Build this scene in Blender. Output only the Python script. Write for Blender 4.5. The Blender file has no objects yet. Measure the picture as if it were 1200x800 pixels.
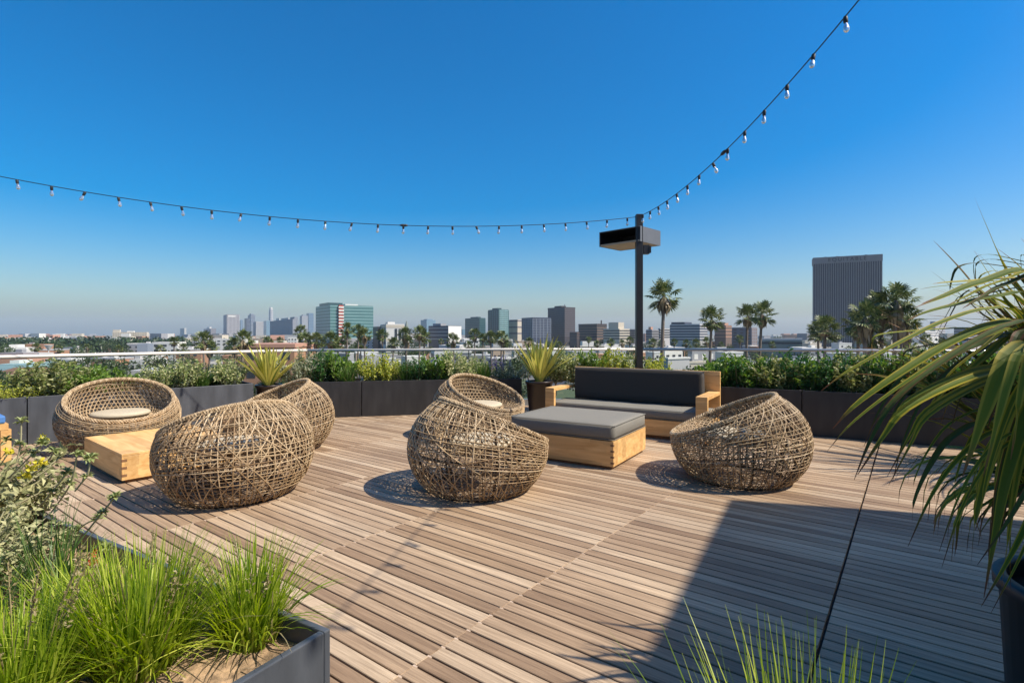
import bpy, math, random
from mathutils import Vector, Matrix, noise as mnoise
R = math.radians
rnd = random.Random(7)
scene = bpy.context.scene
COL = scene.collection
CAMZ, F, CX, HY = 1.5, 622.0, 600.0, 391.0

def P(px, py, Y):                       # world point seen at a photo pixel, Y metres ahead
    return Vector(((px - CX) / F * Y, Y, CAMZ + (HY - py) / F * Y))

# ------------------------------------------------------------------ object helpers
def tag(o, label=None, cat=None, group=None, kind=None):
    if label: o['label'] = label
    if cat: o['category'] = cat
    if group: o['group'] = group
    if kind: o['kind'] = kind
    return o

def thing(name, label, cat, loc=(0, 0, 0), rz=0.0, group=None):
    o = bpy.data.objects.new(name, None)
    o.empty_display_size = 0.1
    o.location = loc
    o.rotation_euler = (0, 0, rz)
    COL.objects.link(o)
    return tag(o, label, cat, group)

def copy_tree(o, parent=None):
    c = o.copy()
    COL.objects.link(c)
    if parent is not None:
        c.parent = parent
    for ch in list(o.children):
        copy_tree(ch, c)
    return c

class MB:
    def __init__(s):
        s.v, s.f, s.mi, s.uv = [], [], [], None
    def add(s, verts, faces, mi=0):
        b = len(s.v)
        s.v.extend([tuple(p) for p in verts])
        for f in faces:
            s.f.append(tuple(b + i for i in f)); s.mi.append(mi)
    def box(s, x0, x1, y0, y1, z0, z1, mi=0, M=None):
        vs = [Vector(p) for p in ((x0,y0,z0),(x1,y0,z0),(x1,y1,z0),(x0,y1,z0),(x0,y0,z1),(x1,y0,z1),(x1,y1,z1),(x0,y1,z1))]
        if M: vs = [M @ p for p in vs]
        s.add(vs, [(0,3,2,1),(4,5,6,7),(0,1,5,4),(1,2,6,5),(2,3,7,6),(3,0,4,7)], mi)
    def cbox(s, c, sz, rz=0, mi=0):
        M = Matrix.Translation(c) @ Matrix.Rotation(rz, 4, 'Z')
        s.box(-sz[0]/2, sz[0]/2, -sz[1]/2, sz[1]/2, -sz[2]/2, sz[2]/2, mi, M)
    def prism(s, pts, z0, z1, mi=0, cap=True):
        n = len(pts)
        vs = [(p[0], p[1], z0) for p in pts] + [(p[0], p[1], z1) for p in pts]
        fs = [(i, (i+1) % n, n + (i+1) % n, n + i) for i in range(n)]
        if cap: fs += [tuple(range(n-1, -1, -1)), tuple(range(n, 2*n))]
        s.add(vs, fs, mi)
    def tube(s, pts, r, n=6, closed=False, caps=True, mi=0, flat=1.0):
        pts = [Vector(p) for p in pts]
        m = len(pts)
        rs = r if isinstance(r, (list, tuple)) else [r]*m
        vs, fs = [], []
        up = None
        for i, p in enumerate(pts):
            if closed: t = pts[(i+1) % m] - pts[i-1]
            else: t = pts[min(i+1, m-1)] - pts[max(i-1, 0)]
            if t.length < 1e-9: t = Vector((0,0,1))
            t.normalize()
            if up is None:
                up = Vector((0,0,1)) if abs(t.z) < .9 else Vector((1,0,0))
            a = t.cross(up)
            if a.length < 1e-5: a = t.cross(Vector((1,0.3,0)))
            a.normalize(); b = a.cross(t); up = b
            for k in range(n):
                an = 2*math.pi*k/n
                vs.append(p + a*math.cos(an)*rs[i] + b*math.sin(an)*rs[i]*flat)
        for i in range(m if closed else m-1):
            j = (i+1) % m
            for k in range(n):
                l = (k+1) % n
                fs.append((i*n+k, i*n+l, j*n+l, j*n+k))
        if caps and not closed:
            fs.append(tuple(range(n-1, -1, -1))); fs.append(tuple((m-1)*n+k for k in range(n)))
        s.add(vs, fs, mi)
    def lathe(s, prof, n=24, c=(0,0,0), mi=0):
        vs, fs = [], []
        for (r, z) in prof:
            for k in range(n):
                a = 2*math.pi*k/n
                vs.append((c[0]+r*math.cos(a), c[1]+r*math.sin(a), c[2]+z))
        for i in range(len(prof)-1):
            for k in range(n):
                l = (k+1) % n
                fs.append((i*n+k, i*n+l, (i+1)*n+l, (i+1)*n+k))
        s.add(vs, fs, mi)
    def build(s, name, mats, parent=None, origin=None, smooth=False, bevel=0, uv=None):
        me = bpy.data.meshes.new(name)
        v = s.v
        if origin is not None:
            v = [(p[0]-origin[0], p[1]-origin[1], p[2]-origin[2]) for p in v]
        me.from_pydata(v, [], s.f)
        if not isinstance(mats, (list, tuple)): mats = [mats]
        for m in mats: me.materials.append(m)
        if len(mats) > 1: me.polygons.foreach_set('material_index', s.mi)
        if smooth: me.polygons.foreach_set('use_smooth', [True]*len(me.polygons))
        if uv is not None:
            ul = me.uv_layers.new(name='UVMap')
            flat = []
            for li in me.loops: flat.extend(uv[li.vertex_index])
            ul.data.foreach_set('uv', flat)
        me.update()
        o = bpy.data.objects.new(name, me)
        COL.objects.link(o)
        if parent is not None: o.parent = parent
        elif origin is not None: o.location = origin
        if bevel:
            b = o.modifiers.new('bevel', 'BEVEL'); b.width = bevel; b.segments = 2; b.limit_method = 'ANGLE'; b.angle_limit = R(40)
        return o

# ------------------------------------------------------------------ materials
def newmat(name):
    m = bpy.data.materials.new(name); m.use_nodes = True
    nt = m.node_tree
    bs = nt.nodes['Principled BSDF']
    return m, nt, bs

def lin(c): return (c[0], c[1], c[2], 1)

def pbr(name, col, rough=.6, var=.12, scale=6.0, bump=0.0, bscale=None, metal=0.0, spec=None, stretch=(1,1,1)):
    m, nt, bs = newmat(name)
    N, L = nt.nodes, nt.links
    tc = N.new('ShaderNodeTexCoord'); mp = N.new('ShaderNodeMapping')
    mp.inputs['Scale'].default_value = stretch
    L.new(tc.outputs['Object'], mp.inputs['Vector'])
    nz = N.new('ShaderNodeTexNoise'); nz.inputs['Scale'].default_value = scale; nz.inputs['Detail'].default_value = 6
    L.new(mp.outputs['Vector'], nz.inputs['Vector'])
    rp = N.new('ShaderNodeValToRGB')
    rp.color_ramp.elements[0].position = .3; rp.color_ramp.elements[1].position = .72
    rp.color_ramp.elements[0].color = lin([c*(1-var) for c in col])
    rp.color_ramp.elements[1].color = lin([min(1, c*(1+var)) for c in col])
    L.new(nz.outputs['Fac'], rp.inputs['Fac'])
    L.new(rp.outputs['Color'], bs.inputs['Base Color'])
    bs.inputs['Roughness'].default_value = rough
    bs.inputs['Metallic'].default_value = metal
    if spec is not None: bs.inputs['Specular IOR Level'].default_value = spec
    if bump:
        n2 = N.new('ShaderNodeTexNoise'); n2.inputs['Scale'].default_value = bscale or scale*8; n2.inputs['Detail'].default_value = 4
        L.new(mp.outputs['Vector'], n2.inputs['Vector'])
        bp = N.new('ShaderNodeBump'); bp.inputs['Strength'].default_value = bump; bp.inputs['Distance'].default_value = .01
        L.new(n2.outputs['Fac'], bp.inputs['Height']); L.new(bp.outputs['Normal'], bs.inputs['Normal'])
    return m

def leafmat(name, cols, trans=.35, rough=.45, spec=.4, gain=1.0):
    cols = [tuple(min(.8, x*gain) for x in c) for c in cols]
    m, nt, bs = newmat(name)
    N, L = nt.nodes, nt.links
    g = N.new('ShaderNodeNewGeometry')
    rp = N.new('ShaderNodeValToRGB'); cr = rp.color_ramp
    while len(cr.elements) < len(cols): cr.elements.new(.5)
    for i, c in enumerate(cols):
        cr.elements[i].position = i/max(1, len(cols)-1); cr.elements[i].color = lin(c)
    L.new(g.outputs['Random Per Island'], rp.inputs['Fac'])
    L.new(rp.outputs['Color'], bs.inputs['Base Color'])
    bs.inputs['Roughness'].default_value = rough; bs.inputs['Specular IOR Level'].default_value = spec
    tr = N.new('ShaderNodeBsdfTranslucent'); mx = N.new('ShaderNodeMixShader')
    hs = N.new('ShaderNodeHueSaturation'); hs.inputs['Value'].default_value = 1.25; hs.inputs['Saturation'].default_value = 1.1
    L.new(rp.outputs['Color'], hs.inputs['Color']); L.new(hs.outputs['Color'], tr.inputs['Color'])
    mx.inputs['Fac'].default_value = trans
    out = N['Material Output']
    L.new(bs.outputs[0], mx.inputs[1]); L.new(tr.outputs[0], mx.inputs[2]); L.new(mx.outputs[0], out.inputs['Surface'])
    return m

def bladeleaf(name, mid, edge, tip, edgew=.22, trans=.35):
    """strap leaf: UV x across (0..1), y along; pigment stripes along the margins and a dry tip"""
    m, nt, bs = newmat(name)
    N, L = nt.nodes, nt.links
    uv = N.new('ShaderNodeUVMap'); sp = N.new('ShaderNodeSeparateXYZ'); L.new(uv.outputs['UV'], sp.inputs[0])
    s1 = N.new('ShaderNodeMath'); s1.operation = 'SUBTRACT'; s1.inputs[1].default_value = .5; L.new(sp.outputs['X'], s1.inputs[0])
    ab = N.new('ShaderNodeMath'); ab.operation = 'ABSOLUTE'; L.new(s1.outputs[0], ab.inputs[0])
    g = N.new('ShaderNodeNewGeometry')
    ad = N.new('ShaderNodeMath'); ad.operation = 'MULTIPLY_ADD'; ad.inputs[1].default_value = .22; ad.inputs[2].default_value = -.11
    L.new(g.outputs['Random Per Island'], ad.inputs[0])
    a2 = N.new('ShaderNodeMath'); a2.operation = 'ADD'; L.new(ab.outputs[0], a2.inputs[0]); L.new(ad.outputs[0], a2.inputs[1])
    nz = N.new('ShaderNodeTexNoise'); nz.inputs['Scale'].default_value = 30
    mp = N.new('ShaderNodeMapping'); mp.inputs['Scale'].default_value = (1, .06, 1); L.new(uv.outputs['UV'], mp.inputs[0]); L.new(mp.outputs[0], nz.inputs['Vector'])
    a3 = N.new('ShaderNodeMath'); a3.operation = 'MULTIPLY_ADD'; a3.inputs[1].default_value = .16; L.new(nz.outputs['Fac'], a3.inputs[0]); L.new(a2.outputs[0], a3.inputs[2])
    rp = N.new('ShaderNodeValToRGB'); cr = rp.color_ramp
    cr.elements[0].position = max(0, .5-edgew); cr.elements[0].color = lin(mid)
    cr.elements[1].position = min(1, .62-edgew); cr.elements[1].color = lin(edge)
    L.new(a3.outputs[0], rp.inputs['Fac'])
    r2 = N.new('ShaderNodeValToRGB'); r2.color_ramp.elements[0].position = .86; r2.color_ramp.elements[1].position = .96
    r2.color_ramp.elements[0].color = (0,0,0,1); r2.color_ramp.elements[1].color = (1,1,1,1)
    L.new(sp.outputs['Y'], r2.inputs['Fac'])
    mx = N.new('ShaderNodeMix'); mx.data_type = 'RGBA'
    L.new(r2.outputs['Color'], mx.inputs['Factor']); L.new(rp.outputs['Color'], mx.inputs['A']); mx.inputs['B'].default_value = lin(tip)
    L.new(mx.outputs['Result'], bs.inputs['Base Color'])
    bs.inputs['Roughness'].default_value = .55; bs.inputs['Specular IOR Level'].default_value = .22
    tr = N.new('ShaderNodeBsdfTranslucent'); ms = N.new('ShaderNodeMixShader'); ms.inputs['Fac'].default_value = trans
    L.new(mx.outputs['Result'], tr.inputs['Color'])
    L.new(bs.outputs[0], ms.inputs[1]); L.new(tr.outputs[0], ms.inputs[2]); L.new(ms.outputs[0], N['Material Output'].inputs['Surface'])
    return m

def deck_material():
    m, nt, bs = newmat('weathered_deck_wood')
    N, L = nt.nodes, nt.links
    tc = N.new('ShaderNodeTexCoord'); g = N.new('ShaderNodeNewGeometry')
    # per board offset so that grain does not run through neighbouring boards
    cm = N.new('ShaderNodeCombineXYZ'); mu = N.new('ShaderNodeMath'); mu.operation = 'MULTIPLY'; mu.inputs[1].default_value = 57.0
    L.new(g.outputs['Random Per Island'], mu.inputs[0]); L.new(mu.outputs[0], cm.inputs['X']); L.new(mu.outputs[0], cm.inputs['Z'])
    va = N.new('ShaderNodeVectorMath'); va.operation = 'ADD'; L.new(tc.outputs['Object'], va.inputs[0]); L.new(cm.outputs[0], va.inputs[1])
    mp = N.new('ShaderNodeMapping'); mp.inputs['Scale'].default_value = (1.0, 34.0, 1.0); L.new(va.outputs[0], mp.inputs['Vector'])
    n1 = N.new('ShaderNodeTexNoise'); n1.inputs['Scale'].default_value = 2.2; n1.inputs['Detail'].default_value = 8; n1.inputs['Roughness'].default_value = .65; n1.inputs['Distortion'].default_value = .6
    L.new(mp.outputs[0], n1.inputs['Vector'])
    rp = N.new('ShaderNodeValToRGB'); cr = rp.color_ramp
    for i, (p, c) in enumerate([(0, (.27,.182,.112)), (.2, (.345,.243,.152)), (.45, (.40,.29,.187)), (.7, (.46,.343,.225)), (1, (.545,.428,.294))]):
        if i > 1: cr.elements.new(p)
    for i, (p, c) in enumerate([(0, (.27,.182,.112)), (.2, (.345,.243,.152)), (.45, (.40,.29,.187)), (.7, (.46,.343,.225)), (1, (.545,.428,.294))]):
        cr.elements[i].position = p; cr.elements[i].color = lin(c)
    L.new(g.outputs['Random Per Island'], rp.inputs['Fac'])
    r2 = N.new('ShaderNodeValToRGB'); r2.color_ramp.elements[0].position = .32; r2.color_ramp.elements[1].position = .7
    r2.color_ramp.elements[0].color = (.56,.52,.49,1); r2.color_ramp.elements[1].color = (1.12,1.1,1.08,1)
    L.new(n1.outputs['Fac'], r2.inputs['Fac'])
    # broad weather blotches
    n2 = N.new('ShaderNodeTexNoise'); n2.inputs['Scale'].default_value = .9; n2.inputs['Detail'].default_value = 5
    L.new(tc.outputs['Object'], n2.inputs['Vector'])
    r3 = N.new('ShaderNodeValToRGB'); r3.color_ramp.elements[0].position = .3; r3.color_ramp.elements[1].position = .7
    r3.color_ramp.elements[0].color = (.84,.83,.84,1); r3.color_ramp.elements[1].color = (1.1,1.09,1.07,1)
    L.new(n2.outputs['Fac'], r3.inputs['Fac'])
    m1 = N.new('ShaderNodeMix'); m1.data_type = 'RGBA'; m1.blend_type = 'MULTIPLY'; m1.inputs['Factor'].default_value = 1
    L.new(rp.outputs['Color'], m1.inputs['A']); L.new(r2.outputs['Color'], m1.inputs['B'])
    m2 = N.new('ShaderNodeMix'); m2.data_type = 'RGBA'; m2.blend_type = 'MULTIPLY'; m2.inputs['Factor'].default_value = 1
    L.new(m1.outputs['Result'], m2.inputs['A']); L.new(r3.outputs['Color'], m2.inputs['B'])
    L.new(m2.outputs['Result'], bs.inputs['Base Color'])
    bs.inputs['Roughness'].default_value = .62; bs.inputs['Specular IOR Level'].default_value = .35
    bp = N.new('ShaderNodeBump'); bp.inputs['Strength'].default_value = .35; bp.inputs['Distance'].default_value = .004
    L.new(n1.outputs['Fac'], bp.inputs['Height']); L.new(bp.outputs['Normal'], bs.inputs['Normal'])
    return m

def wood_material(name, c0, c1):
    m, nt, bs = newmat(name)
    N, L = nt.nodes, nt.links
    tc = N.new('ShaderNodeTexCoord'); mp = N.new('ShaderNodeMapping'); mp.inputs['Scale'].default_value = (1.2, 9, 14)
    L.new(tc.outputs['Object'], mp.inputs['Vector'])
    n1 = N.new('ShaderNodeTexNoise'); n1.inputs['Scale'].default_value = 1.6; n1.inputs['Detail'].default_value = 6; n1.inputs['Distortion'].default_value = .8
    L.new(mp.outputs[0], n1.inputs['Vector'])
    rp = N.new('ShaderNodeValToRGB'); rp.color_ramp.elements[0].position = .3; rp.color_ramp.elements[1].position = .68
    rp.color_ramp.elements[0].color = lin(c0); rp.color_ramp.elements[1].color = lin(c1)
    L.new(n1.outputs['Fac'], rp.inputs['Fac'])
    # glued staves
    mp2 = N.new('ShaderNodeMapping'); mp2.inputs['Scale'].default_value = (1.3, 8.0, 10.0); L.new(tc.outputs['Object'], mp2.inputs['Vector'])
    vo = N.new('ShaderNodeTexVoronoi'); vo.distance = 'CHEBYCHEV'; vo.inputs['Scale'].default_value = 1.0; vo.inputs['Randomness'].default_value = .35
    L.new(mp2.outputs[0], vo.inputs['Vector'])
    hs = N.new('ShaderNodeSeparateColor'); L.new(vo.outputs['Color'], hs.inputs[0])
    r2 = N.new('ShaderNodeValToRGB'); r2.color_ramp.elements[0].color = (.8,.77,.72,1); r2.color_ramp.elements[1].color = (1.12,1.1,1.06,1)
    L.new(hs.outputs[0], r2.inputs['Fac'])
    mx = N.new('ShaderNodeMix'); mx.data_type = 'RGBA'; mx.blend_type = 'MULTIPLY'; mx.inputs['Factor'].default_value = 1
    L.new(rp.outputs['Color'], mx.inputs['A']); L.new(r2.outputs['Color'], mx.inputs['B'])
    L.new(mx.outputs['Result'], bs.inputs['Base Color'])
    bs.inputs['Roughness'].default_value = .5
    return m

def glass_thin(name, tint=(.93,.97,.96)):
    m, nt, bs = newmat(name)
    N, L = nt.nodes, nt.links
    tr = N.new('ShaderNodeBsdfTransparent'); tr.inputs['Color'].default_value = lin(tint)
    gl = N.new('ShaderNodeBsdfGlossy'); gl.inputs['Roughness'].default_value = .02
    fr = N.new('ShaderNodeFresnel'); fr.inputs['IOR'].default_value = 1.45
    mx = N.new('ShaderNodeMixShader')
    L.new(fr.outputs[0], mx.inputs['Fac']); L.new(tr.outputs[0], mx.inputs[1]); L.new(gl.outputs[0], mx.inputs[2])
    L.new(mx.outputs[0], N['Material Output'].inputs['Surface'])
    return m

def city_ground():
    m, nt, bs = newmat('city_ground')
    N, L = nt.nodes, nt.links
    tc = N.new('ShaderNodeTexCoord')
    vo = N.new('ShaderNodeTexVoronoi'); vo.inputs['Scale'].default_value = .03; vo.distance = 'CHEBYCHEV'
    L.new(tc.outputs['Object'], vo.inputs['Vector'])
    sc = N.new('ShaderNodeSeparateColor'); L.new(vo.outputs['Color'], sc.inputs[0])
    rp = N.new('ShaderNodeValToRGB'); cr = rp.color_ramp; cr.interpolation = 'CONSTANT'
    cols = [(0,(.10,.10,.10)),(.2,(.05,.075,.03)),(.4,(.26,.23,.19)),(.55,(.07,.09,.04)),(.7,(.16,.15,.14)),(.86,(.32,.29,.25))]
    for i in range(len(cols)-2): cr.elements.new(.5)
    for i, (p, c) in enumerate(cols): cr.elements[i].position = p; cr.elements[i].color = lin(c)
    L.new(sc.outputs[0], rp.inputs['Fac']); L.new(rp.outputs['Color'], bs.inputs['Base Color'])
    bs.inputs['Roughness'].default_value = .9
    return m

M = {}
M['deck'] = deck_material()
M['deck_trim'] = pbr('pale_deck_strip', (.5,.38,.28), .6, .12, 20)
M['slab'] = pbr('roof_membrane', (.03,.028,.026), .9, .2, 5)
M['wicker'] = leafmat('tan_rattan', [(.24,.15,.075),(.35,.24,.13),(.45,.325,.185),(.55,.42,.26)], trans=.0, rough=.5, spec=.3)
M['wicker_shaded'] = leafmat('shaded_rattan', [(.07,.042,.022),(.12,.075,.04),(.17,.11,.06)], trans=.0, rough=.55, spec=.3)  # inner strands: the shade inside the shell is put into their colour
M['wicker_bowl'] = leafmat('mid_rattan', [(.26,.17,.085),(.36,.25,.14),(.46,.335,.195)], trans=.0, rough=.55, spec=.3)
M['frame'] = pbr('dark_brown_frame', (.05,.033,.022), .5, .1)
M['seatpad'] = pbr('cream_pad', (.46,.39,.27), .75, .06, 30, .15, 300)
M['wood'] = wood_material('honey_cedar', (.56,.31,.105), (.74,.47,.20))
M['wood_dark'] = pbr('end_grain', (.2,.1,.045), .6, .2, 40)
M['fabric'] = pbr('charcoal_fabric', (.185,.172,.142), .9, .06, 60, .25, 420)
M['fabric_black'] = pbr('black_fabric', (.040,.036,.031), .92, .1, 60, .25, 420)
M['planter'] = pbr('charcoal_planter', (.062,.066,.074), .48, .34, 7.0, .05, 40, stretch=(1,1,.22))
M['planter_black'] = pbr('black_planter', (.026,.024,.023), .5, .38, 7.0, .05, 40, stretch=(1,1,.22))
M['planter_front'] = pbr('blue_grey_planter', (.072,.079,.09), .45, .26, 9.0, .10, 60, stretch=(1,1,.22))
M['pot_brown'] = pbr('dark_brown_pot', (.03,.018,.013), .35, .2, 8)
M['pot_dark'] = pbr('dark_glazed_pot', (.022,.023,.026), .5, .3, 6, .05, 30)
M['soil'] = pbr('dry_mulch', (.31,.205,.115), .95, .5, 34, 1.0, 70)
M['soil_dark'] = pbr('dark_soil', (.05,.035,.024), .95, .3, 20, .6, 80)
M['post'] = pbr('black_steel', (.018,.018,.02), .42, .1)
M['lamp'] = pbr('grey_lamp_steel', (.11,.115,.125), .45, .1)
M['diffuser'] = pbr('lamp_diffuser', (.36,.30,.21), .6, .08)
M['cord'] = pbr('black_cord', (.012,.012,.013), .6, .1)
M['rail_pale'] = pbr('pale_rail', (.66,.60,.52), .45, .05)  # left and middle top rails, their sunlight put into the paler colour
M['rail_steel'] = pbr('steel_rail', (.42,.43,.43), .35, .06, metal=.6)
M['glass'] = glass_thin('clear_glass', (.97,.985,.98))
M['concrete'] = pbr('concrete', (.32,.31,.29), .85, .12, 2)
M['stucco'] = pbr('pale_stucco', (.66,.63,.58), .85, .08, 3, .2, 60)  # unseen stair block wall, lightened to bounce light onto the shaded deck
M['blue'] = pbr('blue_cushion', (.06,.17,.40), .8, .08, 30)
M['ground'] = city_ground()
M['trunk'] = pbr('palm_trunk', (.16,.125,.095), .9, .2, 3)
M['bark'] = pbr('bark', (.10,.075,.055), .9, .2, 6)
M['stem'] = pbr('green_stem', (.17,.17,.08), .7, .2, 20)

mb_, nt_, bs_ = newmat('bulb_glass')
bs_.inputs['Base Color'].default_value = (.95,.95,.95,1); bs_.inputs['Roughness'].default_value = .03
bs_.inputs['Transmission Weight'].default_value = .85; bs_.inputs['IOR'].default_value = 1.45
M['bulb'] = mb_

# ------------------------------------------------------------------ camera, light, world
cam = bpy.data.cameras.new('camera'); co = bpy.data.objects.new('camera', cam); COL.objects.link(co)
co.location = (0, 0, CAMZ); co.rotation_euler = (R(90), 0, 0)
cam.sensor_width = 36; cam.lens = F/1200*36
cam.shift_y = -(400-HY)/1200
cam.clip_start = .05; cam.clip_end = 40000
scene.camera = co
sun = bpy.data.lights.new('sun', 'SUN'); so = bpy.data.objects.new('sun', sun); COL.objects.link(so)
SV = Vector((.8, -.2, 1.0)).normalized()
so.rotation_euler = SV.to_track_quat('Z', 'Y').to_euler(); so.location = SV*30
sun.energy = 4.2; sun.angle = R(.5); sun.color = (1.0, .92, .80)
w = bpy.data.worlds.new('World'); scene.world = w; w.use_nodes = True
bg = w.node_tree.nodes['Background']
sky = w.node_tree.nodes.new('ShaderNodeTexSky'); sky.sky_type = 'NISHITA'; sky.sun_disc = False
sky.sun_elevation = math.asin(SV.z); sky.sun_rotation = math.atan2(SV.x, SV.y)
sky.altitude = 60; sky.air_density = 1.1; sky.dust_density = 2.15; sky.ozone_density = 4.4
hsn = w.node_tree.nodes.new('ShaderNodeHueSaturation'); hsn.inputs['Saturation'].default_value = 1.68
w.node_tree.links.new(sky.outputs['Color'], hsn.inputs['Color']); w.node_tree.links.new(hsn.outputs['Color'], bg.inputs['Color'])
bg.inputs['Strength'].default_value = .096
vs = scene.view_settings
vs.view_transform = 'Standard'; vs.look = 'None'; vs.gamma = 1; vs.use_curve_mapping = False; vs.exposure = .75
scene.cycles.max_bounces = 8; scene.cycles.transparent_max_bounces = 24
scene.cycles.caustics_refractive = False; scene.cycles.caustics_reflective = False

# ------------------------------------------------------------------ ground, terrace and deck
GZ = -18.0
g = MB(); n = 48
g.add([(9000*math.cos(2*math.pi*k/n), 9000*math.sin(2*math.pi*k/n), GZ) for k in range(n)], [tuple(range(n))])
tag(g.build('ground', M['ground']), kind='structure')

RAIL = [(-9.6, 5.45), (-7.17, 7.85), (-4.15, 10.75), (0.3, 11.35), (2.8, 11.4), (8.0, 10.55), (13.0, 9.2)]
DECKPOLY = [(-9.8, -4.5), (13.2, -4.5), (13.2, 9.1), (8.0, 10.5), (2.8, 11.35), (-4.12, 10.68), (-9.8, 5.2)]
cen = Vector((1, 4))
slab_poly = [(cen.x+(p[0]-cen.x)*1.03, cen.y+(p[1]-cen.y)*1.03) for p in DECKPOLY]
s = MB(); s.prism(slab_poly, GZ, -.055)
tag(s.build('terrace_building', [M['concrete']]), kind='structure')
s = MB(); s.prism(DECKPOLY, -.05, -.03)
tag(s.build('deck_underlay', M['slab']), kind='structure')

ANG = math.atan2(622, 469)                    # seams run this way; boards at right angles
dA = Vector((math.cos(ANG), math.sin(ANG))); dB = Vector((-dA.y, dA.x))
seams = [.355, 1.80, 3.22, 4.56]
while seams[-1] < 14: seams.append(seams[-1]+1.4)
while seams[0] > -14: seams.insert(0, seams[0]-1.4)
def clip_line(a):
    lo, hi = -40, 40
    n = len(DECKPOLY)
    for i in range(n):
        p = Vector(DECKPOLY[i]); q = Vector(DECKPOLY[(i+1) % n])
        e = q-p; nrm = Vector((-e.y, e.x))
        c0 = nrm.dot(dA*a - p); c1 = nrm.dot(dB)
        if abs(c1) < 1e-9:
            if c0 < 0: return None
            continue
        t = -c0/c1
        if c1 > 0: lo = max(lo, t)
        else: hi = min(hi, t)
    return (lo, hi) if hi > lo else None
PITCH, GAP = .0905, .0105
dk = MB(); strip = MB()
Mdeck = Matrix.Rotation(ANG+math.pi/2, 4, 'Z')    # local x along boards (dB), local y = -dA
a = -14.0
while a < 16:
    iv = clip_line(a+PITCH/2)
    if iv:
        for i in range(len(seams)-1):
            b0, b1 = max(seams[i], iv[0]), min(seams[i+1], iv[1])
            g0 = .007 if abs(seams[i]-.355) < 1e-6 else .0018
            g1 = .007 if abs(seams[i+1]-.355) < 1e-6 else .0018
            if b1-b0 < .05: continue
            dz = rnd.uniform(-.0012, .0012)
            j = rnd.uniform(-.0015, .0015)
            x0, x1 = b0+g0, b1-g1
            y0, y1 = -(a+PITCH-GAP/2), -(a+GAP/2)
            c = .003
            vsx = [(x0, y0, -.026+dz), (x1, y0, -.026+dz), (x1, y1, -.026+dz), (x0, y1, -.026+dz),
                   (x0, y0, -c+dz), (x1, y0, -c+dz), (x1, y1, -c+dz), (x0, y1, -c+dz),
                   (x0+.001, y0+c, dz), (x1-.001, y0+c, dz), (x1-.001, y1-c, dz), (x0+.001, y1-c, dz)]
            dk.add(vsx, [(0,1,5,4),(1,2,6,5),(2,3,7,6),(3,0,4,7),(4,5,9,8),(5,6,10,9),(6,7,11,10),(7,4,8,11),(8,9,10,11)])
    a += PITCH
o = dk.build('deck', M['deck']); o.rotation_euler = (0, 0, ANG+math.pi/2); tag(o, kind='structure')
# pale support strips seen in the narrow gaps under the butt joints
for sidx, b in enumerate(seams[1:-1]):
    if abs(b-.355) < 1e-6: continue
    strip.box(b-.02, b+.02, -13.0, 6.0, -.0295, -.0265)
# keep the strip under the boards only inside the deck
st2 = MB()
for b in seams[1:-1]:
    if abs(b-.355) < 1e-6: continue
    lo, hi = None, None
    a = -14.0
    while a < 16:
        iv = clip_line(a)
        if iv and iv[0] < b-.05 and iv[1] > b+.05:
            lo = a if lo is None else lo; hi = a
        a += .05
    if lo is not None: st2.box(b-.012, b+.012, -hi, -lo, -.0295, -.004)
o = st2.build('deck_joint_strip', M['deck_trim']); o.rotation_euler = (0, 0, ANG+math.pi/2); tag(o, kind='structure')

# ------------------------------------------------------------------ penthouse block out of frame (throws the big shadow)
PH = 6.0
cx, cy = 1.97+.8*PH, 4.81-.2*PH
d1 = Vector((.866, -.5)); d2 = Vector((-.5, -.866))
def ph(u, v, du=0, dv=0): return (cx+d1.x*u+d2.x*v, cy+d1.y*u+d2.y*v)
t = thing('penthouse', 'tall pale stair block beyond the right frame edge that throws the large shadow', 'building', (cx, cy, 0))
s = MB(); s.prism([ph(0,0), ph(0,9), ph(5,9), ph(5,0)], 0.0, PH-.12)
s.build('wall', M['stucco'], t, (cx, cy, 0))
s = MB(); s.prism([ph(-.0,-.0), ph(-.0,9.0), ph(5.06,9.0), ph(5.06,-.0)], PH-.12, PH)
s.build('coping', M['post'], t, (cx, cy, 0))
s = MB(); s.prism([ph(-.03,3.0), ph(-.03,3.95), ph(-.003,3.95), ph(-.003,3.0)], .02, 2.1)
dd = s.build('door', M['planter'], t, (cx, cy, 0))
s = MB(); s.prism([ph(-.08,3.82), ph(-.08,3.86), ph(-.031,3.86), ph(-.031,3.82)], .95, 1.15)
s.build('handle', M['rail_steel'], dd, (0, 0, 0)).location = (-cx, -cy, 0)

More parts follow.
